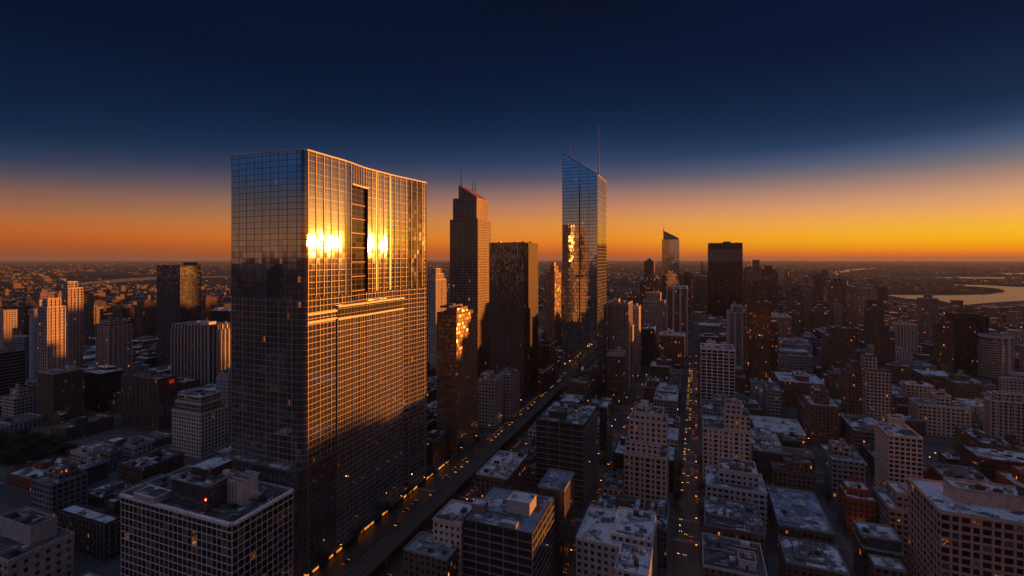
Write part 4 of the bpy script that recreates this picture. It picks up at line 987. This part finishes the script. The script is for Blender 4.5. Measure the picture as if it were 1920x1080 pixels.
hero('office_tower', 'broad distant tower with rounded shoulders just left of the flat black monolith', 'office tower', (1294, 1315, 1318, 496, 1500), 'far', 'c_brown', lenU=44, tiers=[(.2, .8, .2, .8, 490)], units=0, penthouse=False)
hero('office_building', 'beige wide-windowed mid-rise between the pale slabs and the slant-topped tower', 'office building', (1205, 1246, 1252, 566, 900), 'farbeige', 'c_beige', lenU=40, tiers=[(.1, .8, .2, .8, 550)], units=2)
hero('office_building', 'dark mid-rise with a white roof line in front of the beige wide-windowed mid-rise', 'office building', (1203, 1226, 1236, 618, 760), 'darkband', 'c_grey', lenU=40, units=3)
# round striped tower
X, Y = (1866 - 960) / F * 690, 690; gx, gy = W2G(X, Y); t = thing('round_tower', 'round white-striped tower with two vertical piers in front of the broad black slab', 'tower', (gx, gy)); R_ = 18.2; zt = zat(628, Y)
mb = MB(); mb.cyl(0, 0, R_, R_, 0, zt, 40, 0, 1); mb.build('wall', [M['slab_glass'], M['r_patch']], t)
mb = MB(); z = 4.0
while z < zt - 8: mb.cyl(0, 0, R_ + .05, R_ + .5, z, z + .35, 40); mb.cyl(0, 0, R_ + .5, R_ + .5, z + .35, z + 1.3, 40); z += 3.5
mb.build('floor_bands', M['c_pale'], t)
mb = MB(); mb.cyl(0, 0, R_ + .6, R_ + .6, zt - 2.6, zt + .6, 40, 0, 1); mb.build('rim', [M['c_pale'], M['r_dark']], t)
for a_, w_ in ((-92, .7), (-66, 1.5)):
    a = math.radians(a_) ; cx, cy = R_ * math.cos(a), R_ * math.sin(a); mb = MB(); mb.box(cx - w_, cx + w_, cy - 1.4, cy + 1, 0, zt - 2.5); mb.build('pier', M['c_pale'], t)
FOOT.append((gx - 19, gx + 19, gy - 19, gy + 19)); ANCH.append((1866, 720, 'round striped tower'))
hero('office_building', 'windowless pale blue-grey block with a snowy roof at the right edge', 'office building', (1873, 1878, 1950, 709, 540), 'palegrey', 'greyblue', lenU=46, roof='r_snow', tiers=[(.3, .99, .2, .9, 700)], units=2, penthouse=False)
hero('apartment_building', 'long beige apartment block with an arcade of windows, upper right', 'apartment building', (1703, 1722, 1822, 758, 470), 'beige', 'c_beige', lenU=44, tiers=[(.4, .7, .3, .8, 742)], units=5)
hero('apartment_building', 'beige block with a sloping grey roof behind the long beige apartment block', 'apartment building', (1688, 1700, 1752, 722, 520), 'beige', 'c_beige', lenU=44, roof='r_snow', units=3)
hero('office_building', 'beige and glass corner office with a lit roof storey, right edge', 'office building', (1845, 1858, 1960, 752, 440), 'beigegrid', 'c_beige', lenU=36, tiers=[(.15, .95, .2, .9, 738)], relief=dict(sp=4.2, pw=.8, pd=.4, mat=M['c_beige']), units=4)
hero('apartment_building', 'dark brick block with a snowy roof step, left of the corner office', 'apartment building', (1794, 1842, 1885, 832, 385), 'brown', 'c_brown', lenU=44, units=5, roof='r_snow', busy=1.8)
hero('commercial_building', 'low flat building with white roof behind the beige gridded apartment tower', 'building', (1676, 1692, 1735, 788, 470), 'brown', 'c_grey', lenU=34, roof='r_snow', units=2, penthouse=False)
hero('commercial_building', 'low dark building under a partly snowy roof, directly above the pink block', 'building', (1738, 1775, 1870, 900, 330), 'brown', 'c_grey', lenU=40, roof='r_patch', units=6, busy=2)
hero('apartment_building', 'low building with blue-white roof panels at the bottom edge, right of the middle street', 'apartment building', (1318, 1322, 1436, 985, 270), 'brown', 'c_grey', lenU=34, roof='r_patch', units=10, busy=2)
hero('apartment_building', 'dark court building with pale parapet walls at the bottom edge beside the middle street', 'apartment building', (1316, 1318, 1440, 1062, 222), 'brown', 'c_pale', lenU=28, roof='r_dark', units=6, busy=1.5)
hero('apartment_building', 'low block with striped snowy roof bays at the bottom edge, left of the glass pavilion', 'apartment building', (1456, 1474, 1594, 1056, 236), 'brown', 'c_grey', lenU=24, roof='r_patch', tiers=[(.2, .7, .2, .9, 1046)], units=6, busy=2.4)
hero('commercial_building', 'low shed with a blue-white roof at the bottom edge between the pavilion and pink block', 'building', (1628, 1640, 1700, 1062, 226), 'brown', 'c_grey', lenU=22, roof='r_snow', units=2, penthouse=False)
# ---------------------------------------------------------------- infill along the street blocks
rg = random.Random(5); LABELS = set()
for o in COL.objects:
    if 'label' in o.keys() and o.get('category'): LABELS.add(o['label'])


def free(x0, x1, y0, y1, m=1.5):
    return all(x1 + m < a or x0 - m > b or y1 + m < c or y0 - m > d for a, b, c, d in FOOT)


LITRAYS = [((px - 960) / F * Y, Y, zat(py, Y)) for px, py, Y in ((425, 624, 665), (425, 632, 665), (425, 640, 665), (412, 624, 645), (425, 650, 670), (428, 690, 675), (143, 570, 640), (143, 600, 640), (1047, 520, 885), (1047, 570, 885), (828, 530, 708), (828, 600, 708), (105, 590, 545), (110, 560, 550), (140, 550, 640), (145, 610, 640), (905, 450, 665), (905, 560, 665), (995, 500, 615), (1000, 600, 620),
            (876, 620, 440), (880, 680, 440), (1184, 620, 640), (1184, 680, 640), (1047, 540, 905), (355, 520, 740), (355, 560, 740), (640, 700, 300), (760, 700, 350), (1200, 640, 715), (825, 540, 725), (20, 595, 840), (540, 960, 230))]


def shades(x0, x1, y0, y1, h):
    sx, sy = W2G(sun_dir.x, sun_dir.y)
    for X, Y, z in LITRAYS:
        gx, gy = W2G(X, Y)
        t0, t1 = 25.0, 4000.0
        for o, d, a, b in ((gx, sx, x0, x1), (gy, sy, y0, y1)):
            ta, tb = (a - o) / d, (b - o) / d
            t0, t1 = max(t0, min(ta, tb)), min(t1, max(ta, tb))
        if t0 < t1 and z + t0 * sun_dir.z < h: return True
    return False


def where(px, py, desc):
    """a label that no other thing carries yet: look + nearest landmark"""
    near = sorted(ANCH, key=lambda a: math.hypot((a[0] - px), (a[1] - py) * 1.6))
    for a in near[:7]:
        dx, dy = px - a[0], (py - a[1]) * 1.6
        rel = ('right of' if dx > 0 else 'left of') if abs(dx) > abs(dy) else ('in front of' if dy > 0 else 'behind')
        for q in ('', 'just '):
            if q and math.hypot(dx, dy) > 70: continue
            s = f"{desc} {q}{rel} the {a[2]}"
            if s not in LABELS and len(s.split()) <= 16:
                LABELS.add(s); return s
    for a in near[:4]:
        for b in near[:6]:
            s = f"{desc} between the {a[2]} and the {b[2]}"
            if a[2] != b[2] and (a[0] - px) * (b[0] - px) < 0 and s not in LABELS and len(s.split()) <= 16:
                LABELS.add(s); return s
    for k, w_ in enumerate(('well to the left of', 'well to the right of', 'far behind', 'some way behind', 'diagonally behind', 'diagonally in front of')):
        for a in near[:5]:
            dx, dy = px - a[0], py - a[1]
            ok = (dx < -60, dx > 60, dy < -60, dy < -25, dy < -10 and abs(dx) > 15, dy > 10 and abs(dx) > 15)[k]
            s = f"{desc} {w_} the {a[2]}"
            if ok and s not in LABELS and len(s.split()) <= 16:
                LABELS.add(s); return s
    return f"{desc} among the blocks behind the {near[0][2]}"


STY_ = [('brown', 'brown', 'c_brown', 'brick building', 4), ('brown', 'dark brown', 'c_grey', 'apartment building', 3), ('beige', 'beige', 'c_beige', 'apartment building', 2), ('grey', 'grey', 'c_grey', 'office building', 3),
        ('palegrey', 'pale grey', 'c_pale', 'office building', 1), ('red', 'red', 'c_red', 'brick building', 1), ('darkband', 'black banded', 'c_dark', 'office building', 2), ('brownglass', 'bronze', 'c_brown', 'office building', 2), ('navy', 'navy glass', 'c_grey', 'office building', 1)]
BAG = [x for x in STY_ for _ in range(x[4])]
ROOFW = {'r_snow': 'snowy', 'r_patch': 'patchy snow', 'r_dark': 'dark', 'r_blue': 'blue-grey'}
PARK = W2G(*G2W(*gp(40, 850))); PARK = (PARK[0] - 55, PARK[0] + 50, PARK[1] - 22, PARK[1] + 24)
FOOT.append(PARK)
n_inf = 0
for (x0, x1, y0, y1) in BLOCKS:
    if not any(inframe(x, y, 60, 170) for x in (x0, x1) for y in (y0, y1)): continue
    if x0 < -195 and x1 > -250 and y0 < 120: continue
    x = x0 + 2.5
    while x < x1 - 16:
        wdt = min(rg.uniform(24, 42), x1 - 2.5 - x)
        if x1 - 2.5 - (x + wdt) < 14: wdt = x1 - 2.5 - x
        y = y0 + 2.5
        while y < y1 - 16:
            dp = min(rg.uniform(26, 50), y1 - 2.5 - y)
            if y1 - 2.5 - (y + dp) < 14: dp = y1 - 2.5 - y
            a, b, c, d = x + .6, x + wdt - .6, y + .6, y + dp - .6
            y += dp
            for _ in range(3):              # shrink past a neighbour that is already there
                if free(a, b, c, d): break
                a, b, c, d = a + (b - a) * .12, b - (b - a) * .12, c + (d - c) * .14, d - (d - c) * .10
            if not free(a, b, c, d) or b - a < 9 or d - c < 9: continue
            px, py, Y = proj((a + b) / 2, c, 0)
            if Y < 175 or not (-70 < px < 1990) or Y > 960: continue
            if px < 440: h = rg.choice([6, 7, 9, 10, 12, 14]) * rg.uniform(.8, 1.2) + (6 if Y > 500 else 0)
            elif px < 1000: h = rg.uniform(12, 26)
            elif Y < 430: h = rg.uniform(8, 26)
            else: h = rg.choice([10, 14, 18, 24, 30, 40]) * rg.uniform(.8, 1.25)
            if shades(a, b, c, d, h + 8): h = min(h, 12)
            topy = proj((a + b) / 2, c, h)[1]
            if topy > 1100: continue
            wall, colw, trim, cat, _ = rg.choice(BAG); roof = rg.choice(['r_snow', 'r_snow', 'r_patch', 'r_patch', 'r_patch', 'r_dark'])
            size = 'low' if h < 12 else ('mid-rise' if h < 26 else 'tall')
            lab = where(px, py, f"{size} {colw} {cat} with {ROOFW[roof]} roof")
            tiers = [(rg.uniform(.0, .3), rg.uniform(.65, 1), rg.uniform(.1, .35), rg.uniform(.7, .98), h + rg.uniform(3.4, 8))] if rg.random() < .4 and h > 9 else []
            near = Y < 430
            building(cat.replace(' ', '_'), lab, cat, (a, b, c, d), h, wall, trim, roof=roof, tiers=tiers, units=rg.randint(4, 9) if near else (rg.randint(1, 2) if Y < 620 else 0), penthouse=rg.random() < (.8 if Y < 620 else .35),
                     tank=near and wall in ('brown', 'red', 'beige') and rg.random() < .3, rng=rg, busy=rg.uniform(.9, 2.4) if near else 0,
                     relief=dict(sp=rg.choice([0, 3.3, 5]), pw=.5, pd=.2, flo=3.5, bh=.55, bd=.16, mat=M[trim]) if near and rg.random() < .6 else None, parapet=rg.uniform(.5, 1.2) if Y < 700 else 0)
            n_inf += 1
        x += wdt

# gaps between the larger buildings hold small ones
n_gap = 0
for (x0, x1, y0, y1) in BLOCKS:
    for _ in range(26):
        wdt, dp = rg.uniform(11, 22), rg.uniform(12, 24)
        if x1 - x0 < wdt + 3 or y1 - y0 < dp + 3: continue
        a, c = rg.uniform(x0 + 1.5, x1 - 1.5 - wdt), rg.uniform(y0 + 1.5, y1 - 1.5 - dp)
        px, py, Y = proj(a + wdt / 2, c, 0)
        if not (185 < Y < 620 and -40 < px < 1960 and py < 1180) or not free(a, a + wdt, c, c + dp, 1.0) or n_gap > 110: continue
        h = rg.uniform(6, 14); wall, colw, trim, cat, _w = rg.choice(BAG); roof = rg.choice(['r_snow', 'r_patch', 'r_patch', 'r_dark'])
        if shades(a, a + wdt, c, c + dp, h): continue
        building(cat.replace(' ', '_'), where(px, py, f"small {colw} {cat} with {ROOFW[roof]} roof"), cat, (a, a + wdt, c, c + dp), h, wall, trim, roof=roof, units=rg.randint(1, 3), penthouse=rg.random() < .5, rng=rg, busy=.9 if Y < 420 else 0, parapet=rg.uniform(.4, 1.0))
        n_gap += 1

# ---------------------------------------------------------------- distant towers one can still tell apart
n_far = 0; tries = 0
while n_far < 200 and tries < 9000:
    tries += 1
    mid_ = rg.random() < .45
    px = (rg.uniform(1140, 1910) if mid_ else rg.triangular(1130, 1800, 1420)) if rg.random() < .85 else rg.choice([rg.uniform(10, 430), rg.uniform(800, 1060)])
    Y = (rg.uniform(560, 1150) if mid_ and px > 1100 else rg.uniform(900, 2500)) if px > 500 else rg.uniform(850, 1800)
    gx, gy = W2G((px - 960) / F * Y, Y); wd, dp = rg.uniform(16, 30), rg.uniform(18, 34)
    if not free(gx, gx + wd, gy, gy + dp, 4): continue
    if 1318 < px < 1396 and Y < 1450 or 1234 < px < 1282 and Y < 1305 and Y > 900: continue
    yt = 487 + abs(rg.gauss(0, 1)) * 34 + 12 + (abs(px - 1400) / 12 if px > 1000 else 45)
    if mid_ and px > 1100: yt = rg.uniform(548, 655)
    if px > 1630: yt = max(yt, rg.uniform(582, 640))
    h = zat(yt, Y)
    if h < 28 or h > 190 or shades(gx, gx + wd, gy, gy + dp, h + 14): continue
    wall = rg.choice(['far', 'far', 'fardark', 'farbeige', 'brownglass', 'brown']); colw = {'far': 'brown', 'fardark': 'dark glass', 'farbeige': 'beige', 'brownglass': 'bronze', 'brown': 'dark brown'}[wall]
    px, py, _ = proj(gx + wd / 2, gy, h)
    top = rg.choice(['flat', 'stepped', 'boxed', 'spired'])
    lab = where(px, py + 60, f"distant {colw} tower with {'a ' + top if top != 'boxed' else 'a boxy'} top")
    t = thing('distant_tower', lab, 'tower', (gx, gy), group='distant towers of the far districts'); FOOT.append((gx, gx + wd, gy, gy + dp))
    mb = MB(); mb.box(0, wd, 0, dp, 0, h, 0, 1)
    if top == 'stepped': mb.box(wd * .12, wd * .85, dp * .1, dp * .85, h, h + rg.uniform(4, 9), 0, 1); mb.box(wd * .3, wd * .7, dp * .25, dp * .65, h + 2, h + rg.uniform(10, 16), 0, 1)
    if top in ('boxed', 'spired'): mb.box(wd * .25, wd * .75, dp * .2, dp * .7, h, h + rg.uniform(3, 6), 0, 1)
    if rg.random() < .5: mb.box(-wd * .25, 0, dp * .1, dp * .9, 0, h * rg.uniform(.5, .9), 0, 1)
    else:
        mb.box(wd, wd + .8, dp * .0, dp * .14, 0, h, 0); mb.box(wd, wd + .8, dp * .45, dp * .58, 0, h, 0)
    mb.build('wall', [M[wall], M[rg.choice(['r_snow', 'r_dark', 'r_patch'])]], t)
    if top == 'spired': mast(t, wd * .5, dp * .4, h + 3, h + rg.uniform(14, 26), .7)
    n_far += 1

# ---------------------------------------------------------------- city beyond the left of the frame; shade towers added beyond the right
for k in range(17):
    d = 240 + k * 55 + rg.uniform(-20, 20); a = math.radians(rg.uniform(-9, 14)); ux, uy = -.946, -.293
    X, Y = -135 + d * (ux * math.cos(a) - uy * math.sin(a)), 265 + d * (ux * math.sin(a) + uy * math.cos(a)); gx, gy = W2G(X, Y); wd, dp = rg.uniform(18, 30), rg.uniform(20, 34); h = rg.choice([45, 70, 95, 120, 150, 175]) * rg.uniform(.85, 1.1)
    if not free(gx, gx + wd, gy, gy + dp, 4) or inframe(gx + wd, gy + dp, 60, 10) or inframe(gx + wd, gy, 60, 10): continue
    building('apartment_tower', f'city tower standing beyond the left edge of the picture, number {k}'.replace(f', number {k}', ''), 'tower', (gx, gx + wd, gy, gy + dp), h, rg.choice(['beige', 'brown', 'palegrey', 'navy', 'beigegrid']), 'c_beige', units=0, penthouse=False, group='city towers beyond the left edge')
for k in range(9):  # unseen towers, added to throw shade on the mirror tower's lower face
    d = rg.uniform(1180, 1600); o_ = rg.uniform(-75, 75); gx, gy = W2G(-88 + .876 * d + .473 * o_, 312 + .473 * d - .876 * o_); wd, dp = rg.uniform(24, 40), rg.uniform(24, 40); h = rg.uniform(66, 84) + d * .0314
    if not free(gx, gx + wd, gy, gy + dp, 4) or inframe(gx, gy + dp, 70, 10) or inframe(gx, gy, 70, 10): continue
    building('office_tower', 'unseen tower added to shade the mirror tower, beyond the right edge', 'tower', (gx, gx + wd, gy, gy + dp), h, rg.choice(['beige', 'brown', 'palegrey', 'brownglass', 'beigegrid']), 'c_beige', units=0, penthouse=False, group='unseen towers added for shade beyond the right edge')

# ---------------------------------------------------------------- the rest of the city: uncountable low roofs out to the plain
mb = MB()
k = 0
while k < 10500:
    k += 1
    if k < 3000: Y = rg.uniform(900, 2600)
    else: Y = math.exp(rg.uniform(math.log(1500), math.log(16000)))
    px = rg.uniform(-120, 2040); X = (px - 960) / F * Y; gx, gy = W2G(X, Y)
    pyb = HZ + F * H / Y
    if (1660 < px and 533 < pyb < 578 and not (pyb < 546 and px < 1890)) or (110 < px < 440 and 515 < pyb < 536): continue   # keep off the water
    w_, d_ = rg.uniform(9, 30), rg.uniform(9, 34)
    if not free(gx, gx + w_, gy, gy + d_, 2): continue
    cl = math.sin(X * .0031 + 1.7) * math.sin(Y * .0023 + .6) + .6 * math.sin(X * .0009 + Y * .0013)
    if Y > 2600 and cl < rg.uniform(-.7, .6): continue
    h = rg.choice([5, 6, 8, 10, 14]) * rg.uniform(.8, 1.3)
    if k < 3000: h *= rg.choice([1, 1.3, 1.8, 2.6])
    if Y > 3500: w_, d_, h = w_ * 1.6, d_ * 1.6, h * 1.2
    mb.box(gx, gx + w_, gy, gy + d_, 0, h, rg.choice([0, 1, 1, 0] if Y > 1500 else [0, 0, 1, 2]), rg.choice([3, 4, 5, 5]))
o = mb.build('distant_city', [M['far'], M['fardark'], M['farbeige'], M['r_snow'], M['r_patch'], M['r_dark']]); o.rotation_euler = (0, 0, -AL); tag(o, kind='stuff')
mb = MB()
for k in range(1500):
    Y = math.exp(rg.uniform(math.log(900), math.log(20000))); px = rg.uniform(-60, 1980); X = (px - 960) / F * Y
    cl = math.sin(X * .0019 + .7) * math.sin(Y * .0017 + 2.6) + .6 * math.sin(X * .0006 - Y * .0008)
    if cl < rg.uniform(-.7, .8): continue
    pyb = HZ + F * H / Y
    if 1660 < px and 533 < pyb < 578: continue
    r_ = .35 + Y * .00022; z = rg.uniform(6, 14)
    mb.box(X - r_, X + r_, Y - r_, Y + r_, z - r_ * .5, z + r_ * .6, bottom=True)
tag(mb.build('distant_street_lights', M['farlamp']), kind='stuff')

# ---------------------------------------------------------------- elevated railway along the avenue
vz = 7.4; vx0, vx1 = -169.5, -159.0; vy0, vy1 = 120, 1060
t = thing('elevated_railway', 'elevated double-track railway running diagonally along the avenue beside the huge mirror tower', 'railway viaduct', ((vx0 + vx1) / 2, vy0)); W_ = (vx1 - vx0) / 2; L = vy1 - vy0
mb = MB(); mb.box(-W_, W_, 0, L, vz - 1.2, vz, 0, 1, bottom=True); mb.build('deck', [M['deckm'], M['track']], t)
for sx in (-1, 1):
    mb = MB(); mb.box(sx * W_ - .2, sx * W_ + .2, 0, L, vz - .3, vz + 1.15, bottom=True); mb.build('parapet', M['deckm'], t)
    for rx in (-.72, .72):
        mb = MB(); c = sx * W_ * .48 + rx; mb.box(c - .06, c + .06, 0, L, vz + .02, vz + .2); mb.build('rail', M['rail'], t)
cm = MB(); cm.box(-.55, .55, -.55, .55, 0, vz - 2.0); cme = cm.mesh('column', [M['deckm']]); bm_ = MB(); bm_.box(-W_ + .2, W_ - .2, -.7, .7, vz - 2.0, vz - 1.2, bottom=True); bme = bm_.mesh('crossbeam', [M['deckm']])
for k in range(40):
    for nm, me, xx in (('column', cme, -W_ * .6), ('column', cme, W_ * .6), ('crossbeam', bme, 0)):
        o = bpy.data.objects.new(nm, me); COL.objects.link(o); o.parent = t; o.location = (xx, 8 + k * 16, 0)

# ---------------------------------------------------------------- street lamps, cars, trees
LAMPS = []
def lamp_proto():
    t = thing('street_lamp', 'x', 'street lamp', (0, 0)); mb = MB(); mb.cyl(0, 0, .16, .09, .1, 8.6, 8); mb.cyl(0, 0, .28, .22, 0.1, .7, 8); mb.build('pole', M['c_dark'], t)
    mb = MB(); mb.beam((0, 0, 8.5), (1.9, 0, 9.0), .06); mb.build('arm', M['c_dark'], t)
    mb = MB(); mb.box(1.5, 2.5, -.28, .28, 8.98, 9.12); h = mb.build('lamp_head', M['c_dark'], t)
    mb = MB(); mb.box(1.55, 2.45, -.22, .22, 8.86, 8.98, bottom=True); mb.build('lamp_glass', M['lamp'], h)
    l = bpy.data.lights.new('lamp_light', 'POINT'); l.energy = 70; l.color = (1.0, .40, .09); l.shadow_soft_size = .3
    lo = bpy.data.objects.new('lamp_light', l); COL.objects.link(lo); lo.parent = h; lo.location = (2.0, 0, 8.5)
    return t
def copy_tree(o, parent=None):
    c = o.copy(); COL.objects.link(c); c.parent = parent
    for ch in list(o.children): copy_tree(ch, c)
    return c
lp = lamp_proto(); first = True
def put(proto, gx, gy, rz, label, group, z=0.0):
    global first
    o = copy_tree(proto); o.location = (*G2W(gx, gy), z); o.rotation_euler = (0, 0, rz - AL); o['label'] = label; o['group'] = group
    return o
SN = {-194: ('the avenue beside the elevated railway', 'avenue'), -79: ('the street left of the beige stepped apartment tower', 'left street'), -12: ('the middle street right of the beige stepped apartment tower', 'middle street'),
      86: ('the side street right of the cream slab tower', 'right street'), 176: ('the street behind the beige gridded apartment tower', 'far right street'), -338: ('the street left of the white gridded apartment block', 'left quarter street')}
for (a, b) in STX:
    if a not in SN: continue
    nm, sh = SN[a]; y = 190
    while y < 900:
        step = 30 if y < 500 else 55
        for side, gx, rz in ((0, a + .9 if a != -194 else -190.5, 0.0), (1, b - .9 if a != -194 else -142.5, math.pi)):
            if rg.random() < .3: continue
            px, py, Y = proj(gx, y)
            if 170 < Y < 900 and -40 < px < 1960 and py < 1120:
                put(lp, gx, y + side * 12, rz, f"orange street lamp on {nm}", f"street lamps along the {sh}")
        y += step
for (c, d) in STY[3:7]:
    for gx in range(-120, 330, 34):
        if any(a - 4 < gx < b + 4 for a, b in STX) or rg.random() < .35: continue
        px, py, Y = proj(gx, c + 1)
        if Y < 700 and -40 < px < 1960: put(lp, gx, c + .8, math.pi / 2, f"orange street lamp on the {('nearest', 'second', 'third', 'fourth')[[q[0] for q in STY[3:7]].index(c)]} cross street", f"lamps along cross street at depth {c}")
for ch in list(lp.children_recursive): bpy.data.objects.remove(ch)
bpy.data.objects.remove(lp)


def car_mesh(kind):
    """body with bonnet, cabin and boot as one lofted outline"""
    mb = MB(); prof = [(-2.2, .35), (-2.25, .8), (-1.5, .95), (-.95, 1.42), (.75, 1.42), (1.4, .98), (2.2, .88), (2.25, .35)]
    for k in range(len(prof) - 1):
        (y0, z0), (y1, z1) = prof[k], prof[k + 1]; w0 = .88 if z0 < 1.2 else .68; w1 = .88 if z1 < 1.2 else .68
        mb.quad([(-w0, -y0, z0), (w0, -y0, z0), (w1, -y1, z1), (-w1, -y1, z1)], [(0, 0)] * 4, 1 if k in (2, 4) else 0)
    for s in (-1, 1):
        mb.quad([(s * .88, -y, z) for y, z in (prof[0], prof[1], prof[2], prof[5], prof[6], prof[7])], [(0, 0)] * 6, 0)
        mb.quad([(s * .88, -prof[2][0], prof[2][1]), (s * .68, -prof[3][0], prof[3][1]), (s * .68, -prof[4][0], prof[4][1]), (s * .88, -prof[5][0], prof[5][1])], [(0, 0)] * 4, 1)
    return mb
def car_proto():
    t = thing('car', 'x', 'car', (0, 0)); car_mesh(0).build('body', [M['car_paint'], M['car_glass']], t)
    for s in (-1, 1):
        mb = MB(); mb.box(s * .62 - .2, s * .62 + .2, 2.2, 2.32, .55, .85, bottom=True); mb.build('headlight', M['headlamp'], t)
        mb = MB(); mb.box(s * .62 - .2, s * .62 + .2, -2.32, -2.2, .6, .85, bottom=True); mb.build('tail_light', M['tail'], t)
        for yy in (-1.35, 1.35):
            mb = MB(); n = 10; q = [(.32 * math.cos(2 * math.pi * i / n), .32 * math.sin(2 * math.pi * i / n)) for i in range(n)]
            xx = s * .80
            mb.quad([(xx + s * .12, yy + a, .32 + b) for a, b in q], [(0, 0)] * n)
            for i in range(n):
                a, b = q[i], q[(i + 1) % n]; mb.quad([(xx - s * .1, yy + a[0], .32 + a[1]), (xx + s * .12, yy + a[0], .32 + a[1]), (xx + s * .12, yy + b[0], .32 + b[1]), (xx - s * .1, yy + b[0], .32 + b[1])], [(0, 0)] * 4)
            mb.build('wheel', M['rubber'], t)
    return t
cp = car_proto()
mbf = car_mesh(0)
for s in (-1, 1):
    mbf.box(s * .62 - .25, s * .62 + .25, 2.2, 2.32, .55, .88, 2, bottom=True); mbf.box(s * .62 - .25, s * .62 + .25, -2.32, -2.2, .6, .88, 3, bottom=True)
far_car = mbf.mesh('car', [M['car_paint'], M['car_glass'], M['headlamp'], M['tail']])
ncar = 0
LANES = {-12: [(-9.2, -1), (-6, -1), (-2.6, 1), (.6, 1)], -194: [(-184, 1), (-179.5, -1), (-154, 1), (-146.5, -1)], -79: [(-67, 1), (-74, -1)], 86: [(89, -1), (95, 1)], 176: [(180, -1), (186, 1)], -338: [(-334, -1), (-328, 1)]}
for a, lanes in LANES.items():
    nm, sh = SN[a]
    for gx, dr in lanes:
        y = 175 + rg.uniform(0, 20)
        while y < 800:
            px, py, Y = proj(gx, y)
            if a == -12 and Y < 420 and rg.random() < .6: y += 14; continue
            if 165 < Y and -20 < px < 1940 and py < 1110 and ncar < 230:
                rz = 0 if dr > 0 else math.pi
                lab = f"car {'driving away' if dr > 0 else 'with headlights coming nearer'} on {nm}"; grp = f"cars on the {sh} heading {'away' if dr > 0 else 'this way'}"
                if Y < 380: o = put(cp, gx + rg.uniform(-.3, .3), y, rz, lab, grp, .01)
                else:
                    o = bpy.data.objects.new('car', far_car); COL.objects.link(o); o.location = (*G2W(gx, y), .01); o.rotation_euler = (0, 0, rz - AL); tag(o, lab, 'car', grp)
                ncar += 1
            y += rg.uniform(7, 15) * rg.choice([1, 1, 2.2, 4]) if a == -12 else rg.uniform(7, 12) * rg.choice([1, 1.3, 2.5, 5])
for ch in list(cp.children_recursive): bpy.data.objects.remove(ch)
bpy.data.objects.remove(cp)


def tree_proto(seed, leaf, h=9.0, r=3.2):
    q = random.Random(seed); t = thing('tree', 'x', 'tree', (0, 0)); mb = MB(); mb.cyl(0, 0, .28, .16, 0, h * .5, 7)
    for k in range(7):
        a = q.uniform(0, 6.28); mb.beam((0, 0, h * q.uniform(.3, .5)), (math.cos(a) * r * .7, math.sin(a) * r * .7, h * q.uniform(.55, .9)), .05)
    mb.build('trunk', M['bark'], t)
    mb = MB(); cl = [(q.uniform(-.6, .6) * r, q.uniform(-.6, .6) * r, h * q.uniform(.45, .9), q.uniform(.3, .6) * r) for _ in range(11)]
    for k in range(760):
        c = q.choice(cl); d = Vector((q.gauss(0, 1), q.gauss(0, 1), q.gauss(0, 1))).normalized() * c[3] * q.uniform(.55, 1.05)
        p = Vector(c[:3]) + d; u = Vector((q.gauss(0, 1), q.gauss(0, 1), q.gauss(0, 1))).normalized(); v = u.orthogonal().normalized(); s = q.uniform(.22, .46)
        mb.quad([p - u * s, p - v * s * .6, p + u * s, p + v * s * .6], [(0, 0)] * 4)
    mb.build('crown', leaf, t); return t
protos = [tree_proto(3, M['leaf'], 10, 4.2), tree_proto(4, M['leaf2'], 12, 4.6), tree_proto(5, M['leaf'], 8, 3.4)]
for k in range(120):
    gx, gy = rg.uniform(PARK[0] + 4, PARK[1] - 4), rg.uniform(PARK[2] + 3, PARK[3] - 3); px, py, Y = proj(gx, gy)
    if -20 < px < 240: put(rg.choice(protos), gx, gy, rg.uniform(0, 6), 'dark leafy tree in the unlit park at the left edge', 'trees in the dark park at left')
for k in range(16):
    y = 196 + k * 14
    put(rg.choice(protos), -191.5 if k % 2 else -140.8, y, rg.uniform(0, 6), 'dark street tree on the pavement of the avenue by the elevated railway', 'street trees along the avenue')
for k in range(26):
    gx = rg.choice([-12.8, 3.8, 85.2, 98.8, 175.2, 190.8]); put(rg.choice(protos), gx, rg.uniform(230, 640), rg.uniform(0, 6), 'small dark street tree between the buildings of the right-hand streets', 'street trees on the right-hand streets')
for p_ in protos:
    for ch in list(p_.children_recursive): bpy.data.objects.remove(ch)
    bpy.data.objects.remove(p_)

# ---------------------------------------------------------------- the dusk air
hm = bpy.data.materials.new('dusk_haze'); hm.use_nodes = True; n = NT(hm.node_tree)
pv = n.n('ShaderNodeVolumePrincipled'); pv.inputs['Color'].default_value = (.34, .36, .40, 1); pv.inputs['Density'].default_value = HAZE_D; pv.inputs['Anisotropy'].default_value = .1
oo = n.n('ShaderNodeOutputMaterial'); n.l(pv.outputs[0], oo.inputs['Volume'])
mb = MB(); RR = 61000.0; mb.box(-RR, RR, -RR, RR, -1.0, 352.0, bottom=True)
tag(mb.build('haze', hm), kind='stuff')
print('gap', n_gap, 'infill', n_inf, 'far', n_far, 'cars', ncar, 'lights', sum(o.type == 'LIGHT' for o in COL.objects), 'objs', len(COL.objects))
labs = {}
for o in COL.objects:
    if o.get('category'):
        labs.setdefault(o['label'], []).append(o)
        if len(o['label'].split()) > 16: print('LONG', o['label'])
for l_, os_ in labs.items():
    if len(os_) > 1 and not os_[0].get('group'):
        print('DUP', len(os_), l_)
        for o in os_: o['group'] = 'look-alike blocks'
for o in COL.objects:
    if '_g' in o.keys(): del o['_g']
